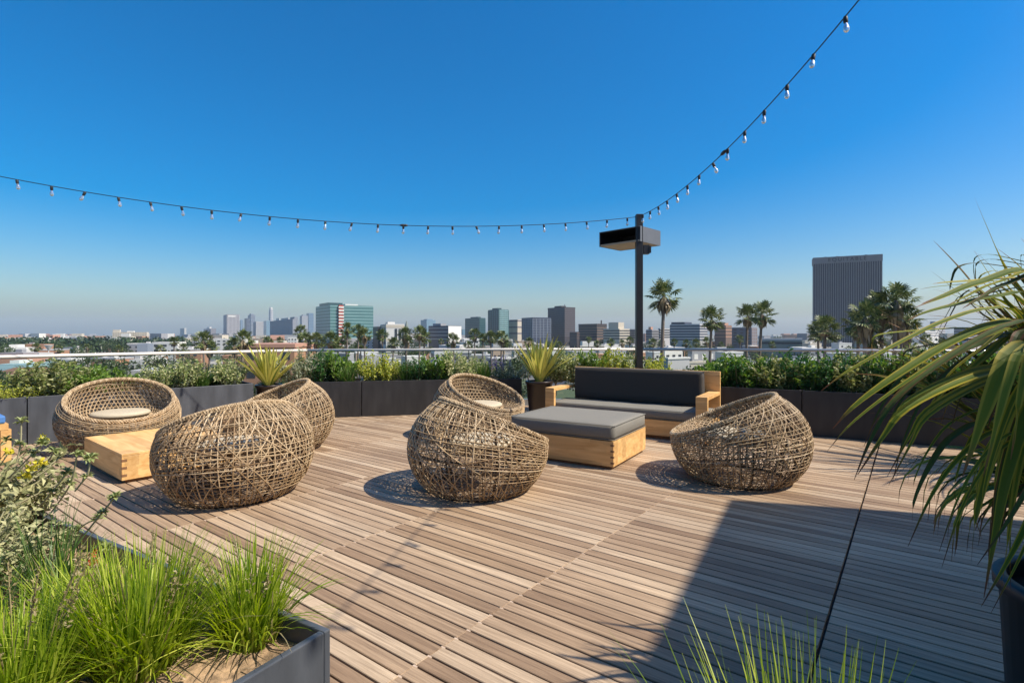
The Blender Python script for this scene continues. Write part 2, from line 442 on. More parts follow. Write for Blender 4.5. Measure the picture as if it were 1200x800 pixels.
# ------------------------------------------------------------------ wicker egg chairs
ZC, EA, EB, SL = .40, .68, .56, .4375
def prof_r(z): return EA*math.sqrt(max(0, 1-((z-ZC)/EB)**2))
def rim_z(th):
    z = .6
    for _ in range(60):
        f = .42+SL*(.68-prof_r(z)*math.cos(th)) - z
        z += .5*f
        z = min(max(z, .2), .95)
    return z
RZ = [rim_z(2*math.pi*k/360) for k in range(361)]
def rz_(th):
    x = (th/(2*math.pi) % 1)*360; i = int(x); return RZ[i]*(1-(x-i))+RZ[min(i+1, 360)]*(x-i)
def shell(th, t, off=0.0, zb=.012):
    z = zb+(rz_(th)-zb)*t
    r = prof_r(z)+off
    return Vector((r*math.cos(th), r*math.sin(th), z))
def seat_surf(th, t):
    """inner bowl: rim (t=1) rolling in and down to the seat plane (t=0)"""
    zr = rz_(th); rr = prof_r(zr)
    zs = .40
    k = math.sin(t*math.pi/2)
    z = zs + (zr-zs)*(t**1.25) if zr > zs else zs
    bul = .06*math.sin(math.pi*t)*(1 if zr > .5 else .3)
    rin = .37 + (rr-.02-.37)*t**.8 + bul
    # stay inside the outer shell
    rin = min(rin, prof_r(z)-.035 if t < .97 else rr)
    return Vector((rin*math.cos(th), rin*math.sin(th), z))

def make_chair():
    q = random.Random(3)
    out, dark, inner = MB(), MB(), MB()
    def strand(mb, fn, n, r, off):
        pts = []
        for i in range(n+1):
            th, t = fn(i/n)
            if t < 0 or t > 1.0:
                if len(pts) > 2: mb.tube(pts, r, 4, caps=False, flat=.7)
                pts = []; continue
            pts.append(shell(th, t, off))
        if len(pts) > 2: mb.tube(pts, r, 4, caps=False, flat=.7)
    TAU = 2*math.pi
    def fam(mb, nv, nd, nh, nr, r, o0, o1):
        for i in range(nv):                       # near vertical strands
            th0 = TAU*(i+q.uniform(-.4, .4))/nv; k = q.gauss(0, .22)
            strand(mb, lambda s: (th0+k*(s-.5), s), 14, r*q.uniform(.8, 1.15), q.uniform(o0, o1))
        for i in range(nd):                       # diagonals
            th0 = TAU*q.random(); k = q.choice((-1, 1))*q.uniform(.6, 2.2)
            strand(mb, lambda s: (th0+k*s, s), 24, r*q.uniform(.8, 1.15), q.uniform(o0, o1))
        for i in range(nh):                       # wandering horizontals
            t0 = (i+q.random())/nh; th0 = TAU*q.random(); ln = q.uniform(1.6, 4.2); sl = q.gauss(0, .07); ph_ = q.random()*6
            strand(mb, lambda s: (th0+ln*s, t0+sl*(s-.5)*ln+.02*math.sin(ph_+5*s)), 26, r*q.uniform(.8, 1.1), q.uniform(o0, o1))
        for i in range(nr):                       # long shallow arcs that cross the shell
            th0 = TAU*q.random(); t0 = q.uniform(0, 1); t1 = q.uniform(0, 1); ln = q.uniform(.9, 1.9)*q.choice((-1, 1))
            strand(mb, lambda s: (th0+ln*s, t0+(t1-t0)*s), 18, r*q.uniform(.8, 1.1), q.uniform(o0, o1))
    def net(mb, nv, nd, nh, nc, r, o0, o1):
        for i in range(nv):
            th0 = TAU*(i+q.uniform(-.16, .16))/nv; k = q.gauss(0, .035)
            strand(mb, lambda s: (th0+k*(s-.5), s), 12, r*q.uniform(.85, 1.15), q.uniform(o0, o1))
        for sg in (-1, 1):
            for i in range(nd):
                th0 = TAU*(i+q.uniform(-.25, .25))/nd; k = sg*q.uniform(.95, 1.25)
                strand(mb, lambda s: (th0+k*s, s), 20, r*q.uniform(.85, 1.15), q.uniform(o0, o1))
        for i in range(nh):
            t0 = (i+.5+q.uniform(-.15, .15))/nh; th0 = TAU*q.random(); sl = q.gauss(0, .009); ph_ = q.random()*6
            strand(mb, lambda s: (th0+TAU*s, t0+sl*math.sin(ph_+TAU*s)), 56, r*q.uniform(.85, 1.1), q.uniform(o0, o1))
        for i in range(nc):
            th0 = TAU*q.random(); t0 = q.uniform(0, 1); t1 = q.uniform(0, 1); ln = q.uniform(.9, 1.9)*q.choice((-1, 1))
            strand(mb, lambda s: (th0+ln*s, t0+(t1-t0)*s), 16, r*q.uniform(.85, 1.1), q.uniform(o0, o1))
    net(out, 76, 30, 25, 24, .0050, -.003, .006)
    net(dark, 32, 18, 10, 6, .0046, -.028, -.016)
    # inner bowl weave
    for sg in (-1, 1):
        for i in range(52):
            th0 = TAU*(i+q.uniform(-.12, .12))/52; k = sg*.62
            pts = [seat_surf(th0+k*(1-s_/12), s_/12)+Vector((0, 0, q.uniform(0, .003)+(.004 if sg > 0 else 0))) for s_ in range(13)]
            inner.tube(pts, .0052*q.uniform(.9, 1.1), 4, caps=False, flat=.6)
    for i in range(9):
        t0 = (i+.6)/9.5
        pts = [seat_surf(TAU*s_/56, max(.02, min(.98, t0+.012*math.sin(3*TAU*s_/56+i)))) for s_ in range(56)]
        inner.tube(pts, .0055, 4, closed=True, flat=.7)
    # seat weave disc
    for i in range(-8, 9):
        y = i*.042
        h = math.sqrt(max(0, .37**2-y*y))
        if h > .05:
            inner.tube([(-h, y, .40), (0, y, .397), (h, y, .40)], .0055, 4, caps=False)
            inner.tube([(y, -h, .404), (y, 0, .401), (y, h, .404)], .0055, 4, caps=False)
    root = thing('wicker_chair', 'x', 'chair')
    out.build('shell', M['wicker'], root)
    dark.build('inner_weave', M['wicker_shaded'], root)
    inner.build('seat_bowl', M['wicker_bowl'], root)
    # rolled rim
    rm = MB()
    base = [shell(TAU*k/96, 1.0, -.012) for k in range(96)]
    rm.tube(base, .017, 6, closed=True)
    for sgn in (1, -1):
        for ph0 in range(4):
            pts = []
            for k in range(240):
                th = TAU*k/240; c = shell(th, 1.0, -.012)
                an = sgn*(k/240*TAU*34)+ph0*math.pi/2
                er = Vector((math.cos(th), math.sin(th), 0))
                pts.append(c+er*math.cos(an)*.023+Vector((0, 0, math.sin(an)*.023)))
            rm.tube(pts, .0048, 4, closed=True)
    rm.build('rim', M['wicker'], root)
    fr = MB()
    for k in range(9):
        th = TAU*(k+.5)/9
        fr.tube([shell(th, s_/10, -.034) for s_ in range(11)], .0105, 6, caps=False)
    fr.tube([shell(TAU*k/48, .0, -.03) for k in range(48)], .012, 6, closed=True)
    fr.tube([shell(TAU*k/48, .45, -.034) for k in range(48)], .009, 6, closed=True)
    fr.build('frame', M['frame'], root)
    cu = MB()
    pr = [(0, 0), (.29, 0), (.322, .012), (.335, .034), (.322, .056), (.29, .068), (.15, .075), (0, .077)]
    cu.lathe(pr, 40, (.03, 0, .414))
    cu.build('cushion', M['seatpad'], root, smooth=True)
    return root

chair0 = make_chair()
CH = [((-5.2, 7.05), -50, 'round wicker chair by the left planters, its open bowl and cream cushion facing us'),
      ((-2.60, 5.02), 143, 'large wicker egg chair right of the low wooden table, its back to us'),
      ((-3.05, 6.97), 212, 'wicker chair half hidden behind the egg chair next to the wooden table'),
      ((-.33, 5.2), 28, 'wicker egg chair mid-deck before the ottoman, back to us, lacy shadow beside it'),
      ((-.50, 7.9), -35, 'wicker chair mid-deck partly behind another one, showing its cream cushion'),
      ((2.37, 5.55), 158, 'wicker egg chair seen from the side, right of the ottoman')]
for i, ((x, y), a_, lab) in enumerate(CH):
    c = chair0 if i == 0 else copy_tree(chair0)
    c.location = (x, y, 0); c.rotation_euler = (0, 0, R(a_)); tag(c, lab, 'chair', 'wicker egg chairs on the deck')

def cushion(name, x0, x1, y0, y1, z0, z1, mat, parent, puff=.012, r=.03, seed=0.0):
    """upholstered block: rounded edges, slightly domed faces, soft dents and a piped seam"""
    nx, ny, nz = max(6, int((x1-x0)/.06)), max(5, int((y1-y0)/.06)), max(4, int((z1-z0)/.05))
    bm = MB(); idx = {}
    c = Vector(((x0+x1)/2, (y0+y1)/2, (z0+z1)/2)); hx, hy, hz = (x1-x0)/2, (y1-y0)/2, (z1-z0)/2
    def vert(i, j, k):
        if (i, j, k) in idx: return idx[(i, j, k)]
        u, v, w_ = 2*i/nx-1, 2*j/ny-1, 2*k/nz-1
        p = Vector((u*hx, v*hy, w_*hz))
        q_ = Vector((max(-hx+r, min(hx-r, p.x)), max(-hy+r, min(hy-r, p.y)), max(-hz+r, min(hz-r, p.z))))
        d = p-q_
        if d.length > 1e-6: p = q_+d.normalized()*min(r, d.length) if d.length > r else p
        n_ = Vector((u if abs(u) > .999 else 0, v if abs(v) > .999 else 0, w_ if abs(w_) > .999 else 0))
        dome = (1-u**4)*(1-v**4) if abs(w_) > .999 else ((1-u**4)*(1-w_**4) if abs(v) > .999 else (1-v**4)*(1-w_**4))
        nz_ = mnoise.noise(Vector((p.x*3+seed, p.y*3, p.z*3)))*.006+mnoise.noise(Vector((p.x*9, p.y*9+seed, p.z*9)))*.0025
        if n_.length > 0: p = p+n_.normalized()*(puff*dome-.004+nz_*min(1, dome*1.5))
        bm.v.append(tuple(c+p)); idx[(i, j, k)] = len(bm.v)-1
        return idx[(i, j, k)]
    def quad(*a): bm.f.append(tuple(vert(*t_) for t_ in a)); bm.mi.append(0)
    for i in range(nx):
        for j in range(ny):
            quad((i,j,nz),(i+1,j,nz),(i+1,j+1,nz),(i,j+1,nz)); quad((i,j,0),(i,j+1,0),(i+1,j+1,0),(i+1,j,0))
        for k in range(nz):
            quad((i,0,k),(i+1,0,k),(i+1,0,k+1),(i,0,k+1)); quad((i,ny,k),(i,ny,k+1),(i+1,ny,k+1),(i+1,ny,k))
    for j in range(ny):
        for k in range(nz):
            quad((0,j,k),(0,j,k+1),(0,j+1,k+1),(0,j+1,k)); quad((nx,j,k),(nx,j+1,k),(nx,j+1,k+1),(nx,j,k+1))
    o_ = bm.build(name, mat, parent, smooth=True)
    e = .004
    for zz in ((z1-.012), (z0+.012)):
        pp = MB(); rr = r*.8
        pts = [(x0+rr, y0-e*.2, zz), (x1-rr, y0-e*.2, zz), (x1+e*.2, y0+rr, zz), (x1+e*.2, y1-rr, zz), (x1-rr, y1+e*.2, zz), (x0+rr, y1+e*.2, zz), (x0-e*.2, y1-rr, zz), (x0-e*.2, y0+rr, zz)]
        pp.tube(pts, .0045, 6, closed=True); pp.build('piping', mat, o_)
    return o_

# ------------------------------------------------------------------ sofa, ottoman, low table
SA = R(-32.2)
sx, sy = 1.58, 7.80
sofa = thing('sofa', 'long wooden sofa with dark grey seat and back cushions behind the ottoman', 'sofa', (sx, sy, 0), SA)
LH = 1.24
b = MB(); b.box(-LH+.02, LH-.02, .07, .92, .05, .275); b.build('base', M['wood'], sofa, bevel=.004)
b = MB(); b.box(-LH+.08, LH-.08, .12, .88, 0, .05); b.build('plinth', M['wood_dark'], sofa)
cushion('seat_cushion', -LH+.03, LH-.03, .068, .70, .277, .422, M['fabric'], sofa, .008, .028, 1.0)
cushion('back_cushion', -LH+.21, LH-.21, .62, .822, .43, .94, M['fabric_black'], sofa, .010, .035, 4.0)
b = MB(); b.box(-LH+.12, LH, .84, .885, .277, .94); b.build('backrest_panel', M['wood'], sofa, bevel=.004)
for sg in (-1, 1):
    ar = MB()
    ar.box(sg*LH-(.155 if sg > 0 else 0), sg*LH+(.155 if sg < 0 else 0), 0, .062, .0, .645)
    ar.box(sg*LH-(.155 if sg > 0 else 0), sg*LH+(.155 if sg < 0 else 0), .0625, .838, .595, .645)
    ar.build('armrest', M['wood'], sofa, bevel=.004)

N_ = Vector((1.115, 5.83))
ex = Vector((math.cos(SA), math.sin(SA))); ey = Vector((-ex.y, ex.x))
OL, OD = 1.34, 1.10
oc = N_ - ex*OL/2 + ey*OD/2
ott = thing('ottoman', 'square wooden ottoman with thick grey cushion in front of the sofa', 'ottoman', (oc.x, oc.y, 0), SA)
b = MB(); b.box(-OL/2, OL/2, -OD/2, OD/2, .035, .315); b.build('base', M['wood'], ott, bevel=.004)
b = MB(); b.box(-OL/2+.03, OL/2-.03, -OD/2+.03, OD/2-.03, 0, .035); b.build('plinth', M['wood_dark'], ott)
cushion('cushion', -OL/2-.003, OL/2+.003, -OD/2-.003, OD/2+.003, .319, .495, M['fabric'], ott, .010, .028, 7.0)
for k in range(4):
    b = MB(); b.box(OL/2-.035, OL/2+.002, -OD/2-.002, -OD/2+.02, .065+.065*k, .085+.065*k); b.build('finger_joint', M['wood_dark'], ott)

TA = R(-39)
ex = Vector((math.cos(TA), math.sin(TA))); ey = Vector((-ex.y, ex.x))
NT = Vector((-3.89, 5.29)); TL, TD = 1.38, 1.12
tcn = NT - ex*TL/2 + ey*TD/2
tab = thing('low_table', 'low square table of honey coloured wood between the two left wicker chairs', 'table', (tcn.x, tcn.y, 0), TA)
b = MB(); b.box(-TL/2, TL/2, -TD/2, TD/2, .035, .272); b.build('apron', M['wood'], tab, bevel=.003)
b = MB(); b.box(-TL/2, TL/2, -TD/2, TD/2, .2735, .30); b.build('tabletop', M['wood'], tab, bevel=.003)
b = MB(); b.box(-TL/2+.04, TL/2-.04, -TD/2+.04, TD/2-.04, 0, .035); b.build('plinth', M['wood_dark'], tab)
for k in range(3):
    b = MB(); b.box(TL/2-.02, TL/2+.002, -TD/2-.002, -TD/2+.045, .07+.075*k, .095+.075*k); b.build('finger_joint', M['wood_dark'], tab)

# wooden chair with blue seat at the left edge
bx, by = -6.19, 6.01
sc_ = thing('blue_chair', 'wooden chair with a blue seat cushion cut off at the left edge', 'chair', (bx, by, 0), R(-38))
b = MB(); b.box(-.5, .24, -.3, .3, .47, .56); b.build('cushion', M['blue'], sc_, bevel=.02)
b = MB(); b.box(-.52, .26, -.32, .32, .40, .468); b.build('seat_frame', M['wood'], sc_)
for (qx, qy) in ((.21, -.30), (.21, .30), (-.48, -.30), (-.48, .30)):
    b = MB(); b.box(qx-.045, qx+.045, qy-.045, qy+.045, 0, .40); b.build('leg', M['wood'], sc_)

# ------------------------------------------------------------------ planters along the edge
def planter(p0, p1, depth, h, label, mat, soilz=.06, name='planter', group='charcoal planters round the terrace', soilm='soil_dark', rim=.03):
    p0, p1 = Vector(p0), Vector(p1)
    e = p1-p0; Lx = e.length; an = math.atan2(e.y, e.x)
    t = thing(name, label, 'planter', (p0.x, p0.y, 0), an, group)
    b = MB()
    b.box(0, Lx, 0, rim, 0.0, h); b.box(0, Lx, depth-rim, depth, 0, h)
    b.box(0, rim, rim+.0005, depth-rim-.0005, 0, h); b.box(Lx-rim, Lx, rim+.0005, depth-rim-.0005, 0, h)
    b.build('box', mat, t, bevel=.004)
    so_ = MB(); nx, ny = max(6, int(Lx/.05)), max(6, int(depth/.05))
    vsx = []
    for j in range(ny+1):
        for i in range(nx+1):
            x = rim+.001+(Lx-2*rim-.002)*i/nx; y = rim+.001+(depth-2*rim-.002)*j/ny
            vsx.append((x, y, h-soilz+.035*mnoise.noise(Vector((x*5+p0.x, y*5, 1.3)))+.012*mnoise.noise(Vector((x*19, y*19, p0.y)))))
    so_.add(vsx, [(j*(nx+1)+i, j*(nx+1)+i+1, (j+1)*(nx+1)+i+1, (j+1)*(nx+1)+i) for j in range(ny) for i in range(nx)])
    so_.build('soil', M[soilm], t, smooth=True)
    return t

LD = Vector((.725, .69))
A0 = Vector((-6.56, 7.19)); A1 = Vector((-4.47, 9.18))
planter(A0+Vector((-LD.x*2.9, -LD.y*2.9)), A0-LD*.012, .8, .643, 'charcoal planter at the far left with pale ground cover', M['planter'])
planter(A0, A1, .8, .643, 'charcoal planter running behind the round wicker chair by the low table', M['planter'])
B0, B1, B2 = Vector((-3.62, 9.42)), Vector((-2.72, 9.62)), Vector((.19, 10.22))
planter(B0, B1-Vector((.012, .003)), .8, .64, 'short dark planter right of the first yellow striped plant', M['planter_black'])
planter(B1, B2, .8, .64, 'long dark planter behind the middle wicker chairs', M['planter_black'])
C0, C1, C2, C3 = Vector((1.35, 9.55)), Vector((4.3, 7.86)), Vector((6.2, 6.78)), Vector((8.6, 5.42))
planter(C0, C1-Vector((.010, -.006)), .9, .66, 'black planter running behind the sofa', M['planter_black'])
planter(C1, C2-Vector((.010, -.006)), .9, .66, 'black planter right of the sofa below the dense green hedge', M['planter_black'])
planter(C2, C3, .9, .66, 'black planter at the far right behind the drooping striped leaves', M['planter_black'])

# ------------------------------------------------------------------ leaf clouds
def leaf(mb, c, d, nrm, L, W, fold=.25):
    """one folded pointed leaf: base c, along d"""
    d = d.normalized(); s_ = d.cross(nrm)
    if s_.length < 1e-4: s_ = d.cross(Vector((1, .2, .1)))
    s_.normalize(); u = s_.cross(d)
    m = c+d*L*.5
    vs_ = [c, m+s_*W*.5+u*W*fold, c+d*L-u*L*.12, m-s_*W*.5+u*W*fold, m]
    mb.add(vs_, [(0, 1, 4), (1, 2, 4), (4, 2, 3), (0, 4, 3)])

def rvec(q):
    while True:
        v = Vector((q.uniform(-1, 1), q.uniform(-1, 1), q.uniform(-1, 1)))
        if .05 < v.length < 1: return v.normalized()

def make_shrub(name, mat, seed, nstem, nleaf, rad, h, L, W, upright=.5, mat2=None):
    q = random.Random(seed)
    fol, stm = MB(), MB()
    for i in range(nstem):
        an = q.random()*6.283; rr = rad*math.sqrt(q.random())
        tip = Vector((math.cos(an)*rr, math.sin(an)*rr, h*q.uniform(.5, 1.0)*(1-.35*(rr/rad)**2)))
        base = Vector((math.cos(an)*rr*.35, math.sin(an)*rr*.35, 0))
        mid = (base+tip)*.5+Vector((math.cos(an), math.sin(an), 0))*rad*.06
        stm.tube([base, mid, tip], [.008, .006, .003], 4, caps=False)
        for k in range(nleaf):
            t = q.uniform(.25, 1.05)
            p = (base*(1-t)**2+mid*2*t*(1-t)+tip*t*t)
            d = rvec(q); d.z = d.z*.6+upright*.5
            p2 = p+rvec(q)*q.random()*.05
            leaf(fol, p2, d, rvec(q)+Vector((0, 0, .8)), L*q.uniform(.6, 1.2), W*q.uniform(.7, 1.2))
    root = thing(name, 'x', 'shrub')
    fol.build('foliage', mat, root); stm.build('stem', M['stem'], root)
    return root

LM = {
 'olive': leafmat(gain=1.45, name='olive_leaf', cols=[(.07,.095,.022),(.12,.145,.04),(.20,.21,.075),(.32,.32,.15)]),
 'dark': leafmat(gain=1.45, name='dark_leaf', cols=[(.016,.05,.012),(.03,.085,.018),(.055,.13,.03)]),
 'bright': leafmat(gain=1.45, name='bright_leaf', cols=[(.06,.12,.016),(.10,.17,.025),(.16,.22,.04)]),
 'varieg': leafmat(gain=1.45, name='variegated_leaf', cols=[(.08,.13,.03),(.16,.20,.06),(.30,.31,.14),(.50,.47,.27)]),
 'yellow': leafmat(gain=1.45, name='yellow_leaf', cols=[(.11,.16,.018),(.22,.25,.03),(.36,.36,.05),(.46,.44,.09)]),
 'grey': leafmat(gain=1.45, name='grey_leaf', cols=[(.10,.13,.07),(.16,.18,.10),(.24,.25,.16),(.36,.37,.27)]),
 'sage': leafmat('sage_leaf', [(.17,.18,.08),(.27,.275,.13),(.38,.37,.19),(.48,.46,.25)], trans=.2, rough=.8, spec=.1),
 'grass': leafmat('grass_blade', [(.09,.17,.010),(.22,.32,.018),(.38,.47,.035),(.55,.60,.10)], trans=.45),
 'grassd': leafmat('dark_grass_blade', [(.04,.09,.015),(.07,.14,.025),(.12,.19,.04)], trans=.35),
 'straw': leafmat('straw_blade', [(.25,.20,.09),(.38,.31,.15)], trans=.3),
 'purple': leafmat('purple_flower', [(.10,.07,.28),(.18,.13,.42)]),
 'palm': leafmat('palm_frond', [(.025,.05,.012),(.06,.095,.022),(.12,.15,.04),(.26,.27,.10)], trans=.12),
 'palmdead': leafmat('dead_frond', [(.14,.10,.055),(.22,.165,.09),(.32,.25,.15)], trans=.15),
 'tree': leafmat('tree_leaf', [(.02,.04,.014),(.032,.06,.018),(.05,.08,.026)], trans=.15),
 'tree2': leafmat('tree_leaf_light', [(.035,.06,.02),(.06,.09,.03),(.09,.12,.045)], trans=.15),
}
protos = {
 'olive': make_shrub('shrub', LM['olive'], 1, 46, 34, .42, .52, .085, .035),
 'bright': make_shrub('shrub', LM['bright'], 2, 46, 34, .42, .5, .075, .036),
 'dark': make_shrub('shrub', LM['dark'], 3, 46, 40, .42, .55, .065, .03),
 'varieg': make_shrub('shrub', LM['varieg'], 4, 46, 40, .42, .5, .06, .026),
 'yellow': make_shrub('shrub', LM['yellow'], 5, 46, 38, .4, .5, .055, .03),
 'grey': make_shrub('shrub', LM['grey'], 6, 40, 38, .4, .42, .055, .02),
}
def make_tuft(name, mat, seed, nb, rad, h, wdt, spread=.5, droop=.5, straw=.06, label='x', cat='ornamental grass'):
    q = random.Random(seed)
    gm, sm_ = MB(), MB()
    for i in range(nb):
        an = q.random()*6.283; r0 = rad*.28*math.sqrt(q.random())
        base = Vector((math.cos(an)*r0, math.sin(an)*r0, -.02))
        an2 = an+q.gauss(0, .5)
        out = Vector((math.cos(an2), math.sin(an2), 0))
        Lb = h*q.uniform(.55, 1.15); th = abs(q.gauss(0, spread)); th = min(th, 1.35)
        side = Vector((-out.y, out.x, 0)); side = (side+rvec(q)*.35).normalized()
        mb = sm_ if q.random() < straw else gm
        n = 5; pts = []; p = base.copy(); a_ = th*.55
        for k in range(n+1):
            pts.append(p.copy())
            d = out*math.sin(a_)+Vector((0, 0, math.cos(a_)))
            p = p+d*Lb/n; a_ += droop*th/n*1.5+.03
        vs_ = []
        for k, pp in enumerate(pts):
            wk = wdt*(1-(k/n)**2.2*.92)*.5
            vs_ += [pp-side*wk, pp+side*wk]
        mb.add(vs_, [(2*k, 2*k+1, 2*k+3, 2*k+2) for k in range(n)])
    root = thing(name, label, cat)
    gm.build('blades', mat, root)
    if sm_.f: sm_.build('dry_blades', LM['straw'], root)
    return root
protos['grassy'] = make_tuft('grass_clump', LM['grassd'], 11, 300, .3, .34, .008, .45)
protos['groundcover'] = make_shrub('ground_cover', LM['yellow'], 12, 60, 26, .45, .26, .035, .016)

used = set()
def place(kind, px, depth_line, off, scale, zscale, label, cat='shrub', z0=.58, group='shrubs in the terrace planters', rot=None):
    """depth_line: (p0,p1) front edge of a planter; the plant stands where the ray of that photo column meets the line moved back by off"""
    p0, p1 = Vector(depth_line[0]), Vector(depth_line[1])
    e = (p1-p0).normalized(); nrm = Vector((-e.y, e.x))
    q0 = p0+nrm*off; k = (px-CX)/F
    t_ = (k*q0.y-q0.x)/(e.x-k*e.y)
    pt = q0+e*t_
    pr = protos[kind]
    o = pr if kind not in used else copy_tree(pr)
    used.add(kind)
    o.location = (pt.x, pt.y, z0); o.rotation_euler = (0, 0, rot if rot is not None else rnd.random()*6.28)
    o.scale = (scale*1.12, scale*1.12, scale*zscale*1.4)
    tag(o, label, cat, group)
    return o

LL = (A0, A1); BL = (B0, B2); CL = (C0, C3)
place('groundcover', -30, LL, .3, .9, 1.0, 'pale yellow ground cover left of all shrubs, cut by the frame', 'ground cover')
place('groundcover', 20, LL, .3, .8, .8, 'pale yellow ground cover in the far left planter', 'ground cover')
place('olive', 62, LL, .35, .9, .85, 'olive green big leaved shrub at the left, in front of the brown roofed house')
place('olive', 42, LL, .5, .7, .9, 'small olive shrub leaning over the joint of the two left planters')
place('bright', 95, LL, .45, .8, .9, 'bright green shrub above the left rim of the round wicker chair')
place('bright', 130, LL, .4, .72, .92, 'bright green shrub right behind the top of the round wicker chair')
place('varieg', 190, LL, .4, .75, .9, 'pale variegated shrub just right of the round wicker chair')
place('varieg', 214, LL, .4, .8, 1.0, 'pale variegated shrub left of the thin grass in the left planter')
place('grassy', 237, LL, .3, .9, .8, 'low green grass between two shrubs in the left planter', 'ornamental grass')
place('varieg', 270, LL, .4, .8, .95, 'light green shrub left of the first yellow striped plant')
place('dark', 258, LL, .6, .55, .8, 'small dark shrub at the back of the left planter')
place('grey', 352, BL, .4, 1.0, 1.15, 'grey green shrub right of the first yellow striped plant')
place('dark', 375, BL, .45, .75, 1.15, 'dark green bush between grey shrub and low grass')
place('bright', 398, BL, .55, .8, 1.15, 'tall green bush rising above the rail in the middle left')
place('grassy', 408, BL, .25, 1.0, .75, 'low grass in front of the tall green bush', 'ornamental grass')
place('yellow', 440, BL, .4, .75, 1.15, 'yellow leaved round shrub, leftmost of the yellow ones')
place('yellow', 456, BL, .45, .65, 1.05, 'yellow leaved shrub touching the leftmost yellow one')
place('grassy', 476, BL, .35, 1.1, .8, 'low grass right of the yellow shrubs', 'ornamental grass')
place('dark', 490, BL, .4, .75, .9, 'dark green bush right of the yellow shrubs')
place('bright', 510, BL, .4, .8, 1.0, 'fresh green shrub above the middle wicker chairs')
place('varieg', 532, BL, .4, .8, 1.2, 'cream and green shrub behind the small looking wicker chair')
place('varieg', 552, BL, .45, .7, 1.1, 'cream and green shrub just left of the purple flowers')
place('grassy', 567, BL, .3, 1.0, .85, 'low grass left of the purple flowers', 'ornamental grass')
place('grey', 597, BL, .4, .8, .8, 'whitish grey shrub at the right end of the long dark planter')
place('varieg', 655, CL, .45, .85, 1.2, 'cream leaved shrub right of the second yellow striped plant')
place('varieg', 676, CL, .4, .8, 1.15, 'cream leaved shrub above the left end of the sofa back')
place('bright', 695, CL, .5, .8, 1.2, 'green shrub behind the left part of the sofa back')
place('yellow', 718, CL, .4, .85, 1.2, 'yellow green shrub left of the lamp post behind the sofa')
place('varieg', 740, CL, .5, .75, 1.2, 'pale shrub at the foot of the lamp post')
place('yellow', 770, CL, .4, .7, 1.15, 'yellow green shrub right of the lamp post')
place('grassy', 800, CL, .4, .9, .8, 'low grass behind the right part of the sofa back', 'ornamental grass')
hed = [(842, 'bright', 1.0), (866, 'dark', .95), (885, 'bright', .95), (905, 'olive', .9), (925, 'dark', 1.05), (948, 'bright', .95), (972, 'dark', 1.05), (998, 'olive', 1.0), (1022, 'dark', 1.1), (1050, 'bright', 1.15), (1080, 'olive', 1.2), (1112, 'dark', 1.25), (1150, 'bright', 1.25), (1188, 'dark', 1.2)]
hl = ['just right of the sofa arm', 'above the right wicker chair, darker than its neighbours', 'right above the top of the right wicker chair', 'to the right of the right wicker chair', 'below the low grey building on the skyline',
      'below the left edge of the dark office tower', 'below the middle of the dark office tower', 'below the right edge of the dark office tower', 'below the big palm cluster', 'right of the palm cluster',
      'behind the long drooping leaf tips', 'behind the striped drooping leaves', 'deep behind the striped drooping leaves near the frame', 'at the right frame edge behind the drooping plant']
for (px, kd, zs), hh in zip(hed, hl):
    place(kd, px, CL, rnd.uniform(.35, .5), .85, zs*1.05, f'hedge shrub {hh}', 'shrub', group='hedge shrubs right of the sofa')

# purple flowers
fl = thing('purple_flower', 'purple flower spikes left of the second yellow striped plant', 'flower')
q = random.Random(5); st, pf = MB(), MB()
for i in range(14):
    bx_ = Vector((q.gauss(0, .06), q.gauss(0, .06), 0)); tp = bx_*1.6+Vector((0, 0, q.uniform(.3, .46)))
    st.tube([bx_, tp], .004, 4)
    pf = MB()
    for k in range(18):
        pp = bx_.lerp(tp, .62+.4*k/17); leaf(pf, pp, rvec(q), rvec(q), .024, .018)
    pf.build('flower_spike', LM['purple'], fl)
st.build('stem', M['stem'], fl)
fl.location = (-.27, 10.45, .58)

# ------------------------------------------------------------------ strap leaf plants (phormium, yucca-like)
def catmull(pts, n=16):
    pts = [Vector(p) for p in pts]
    P_ = [pts[0]*2-pts[1]]+pts+[pts[-1]*2-pts[-2]]
    segs = len(pts)-1; out = []
    for i in range(n+1):
        u = i/n*segs; k = min(int(u), segs-1); t = u-k
        p0, p1, p2, p3 = P_[k:k+4]
        out.append(.5*((2*p1)+(p2-p0)*t+(2*p0-5*p1+4*p2-p3)*t*t+(3*p1-p0-3*p2+p3)*t**3))
    return out
def strap(mb, uvs, pts, wdt, roll=0.0, fold=.18, belly=.35):
    n = len(pts)-1; vs_ = []
    for k, p in enumerate(pts):
        t = pts[min(k+1, n)]-pts[max(k-1, 0)]
        t.normalize()
        s_ = t.cross(Vector((0, 0, 1)))
        if s_.length < .15: s_ = s_+Vector((.3, .1, 0))
        s_.normalize(); u = s_.cross(t)
        a_ = roll*(.4+.6*k/n); s2 = s_*math.cos(a_)+u*math.sin(a_); u2 = u*math.cos(a_)-s_*math.sin(a_)
        f = k/n
        wk = wdt*.5*min(1, .55+f/belly*.45)*(1-max(0, (f-belly)/(1-belly))**1.6*.95)
        for j, c in enumerate((-1, -.45, 0, .45, 1)):
            vs_.append(p+s2*wk*c+u2*wk*fold*abs(c)); uvs.append(((c+1)/2, f))
    mb.add(vs_, [(5*k+j, 5*k+j+1, 5*k+j+6, 5*k+j+5) for k in range(n) for j in range(4)])

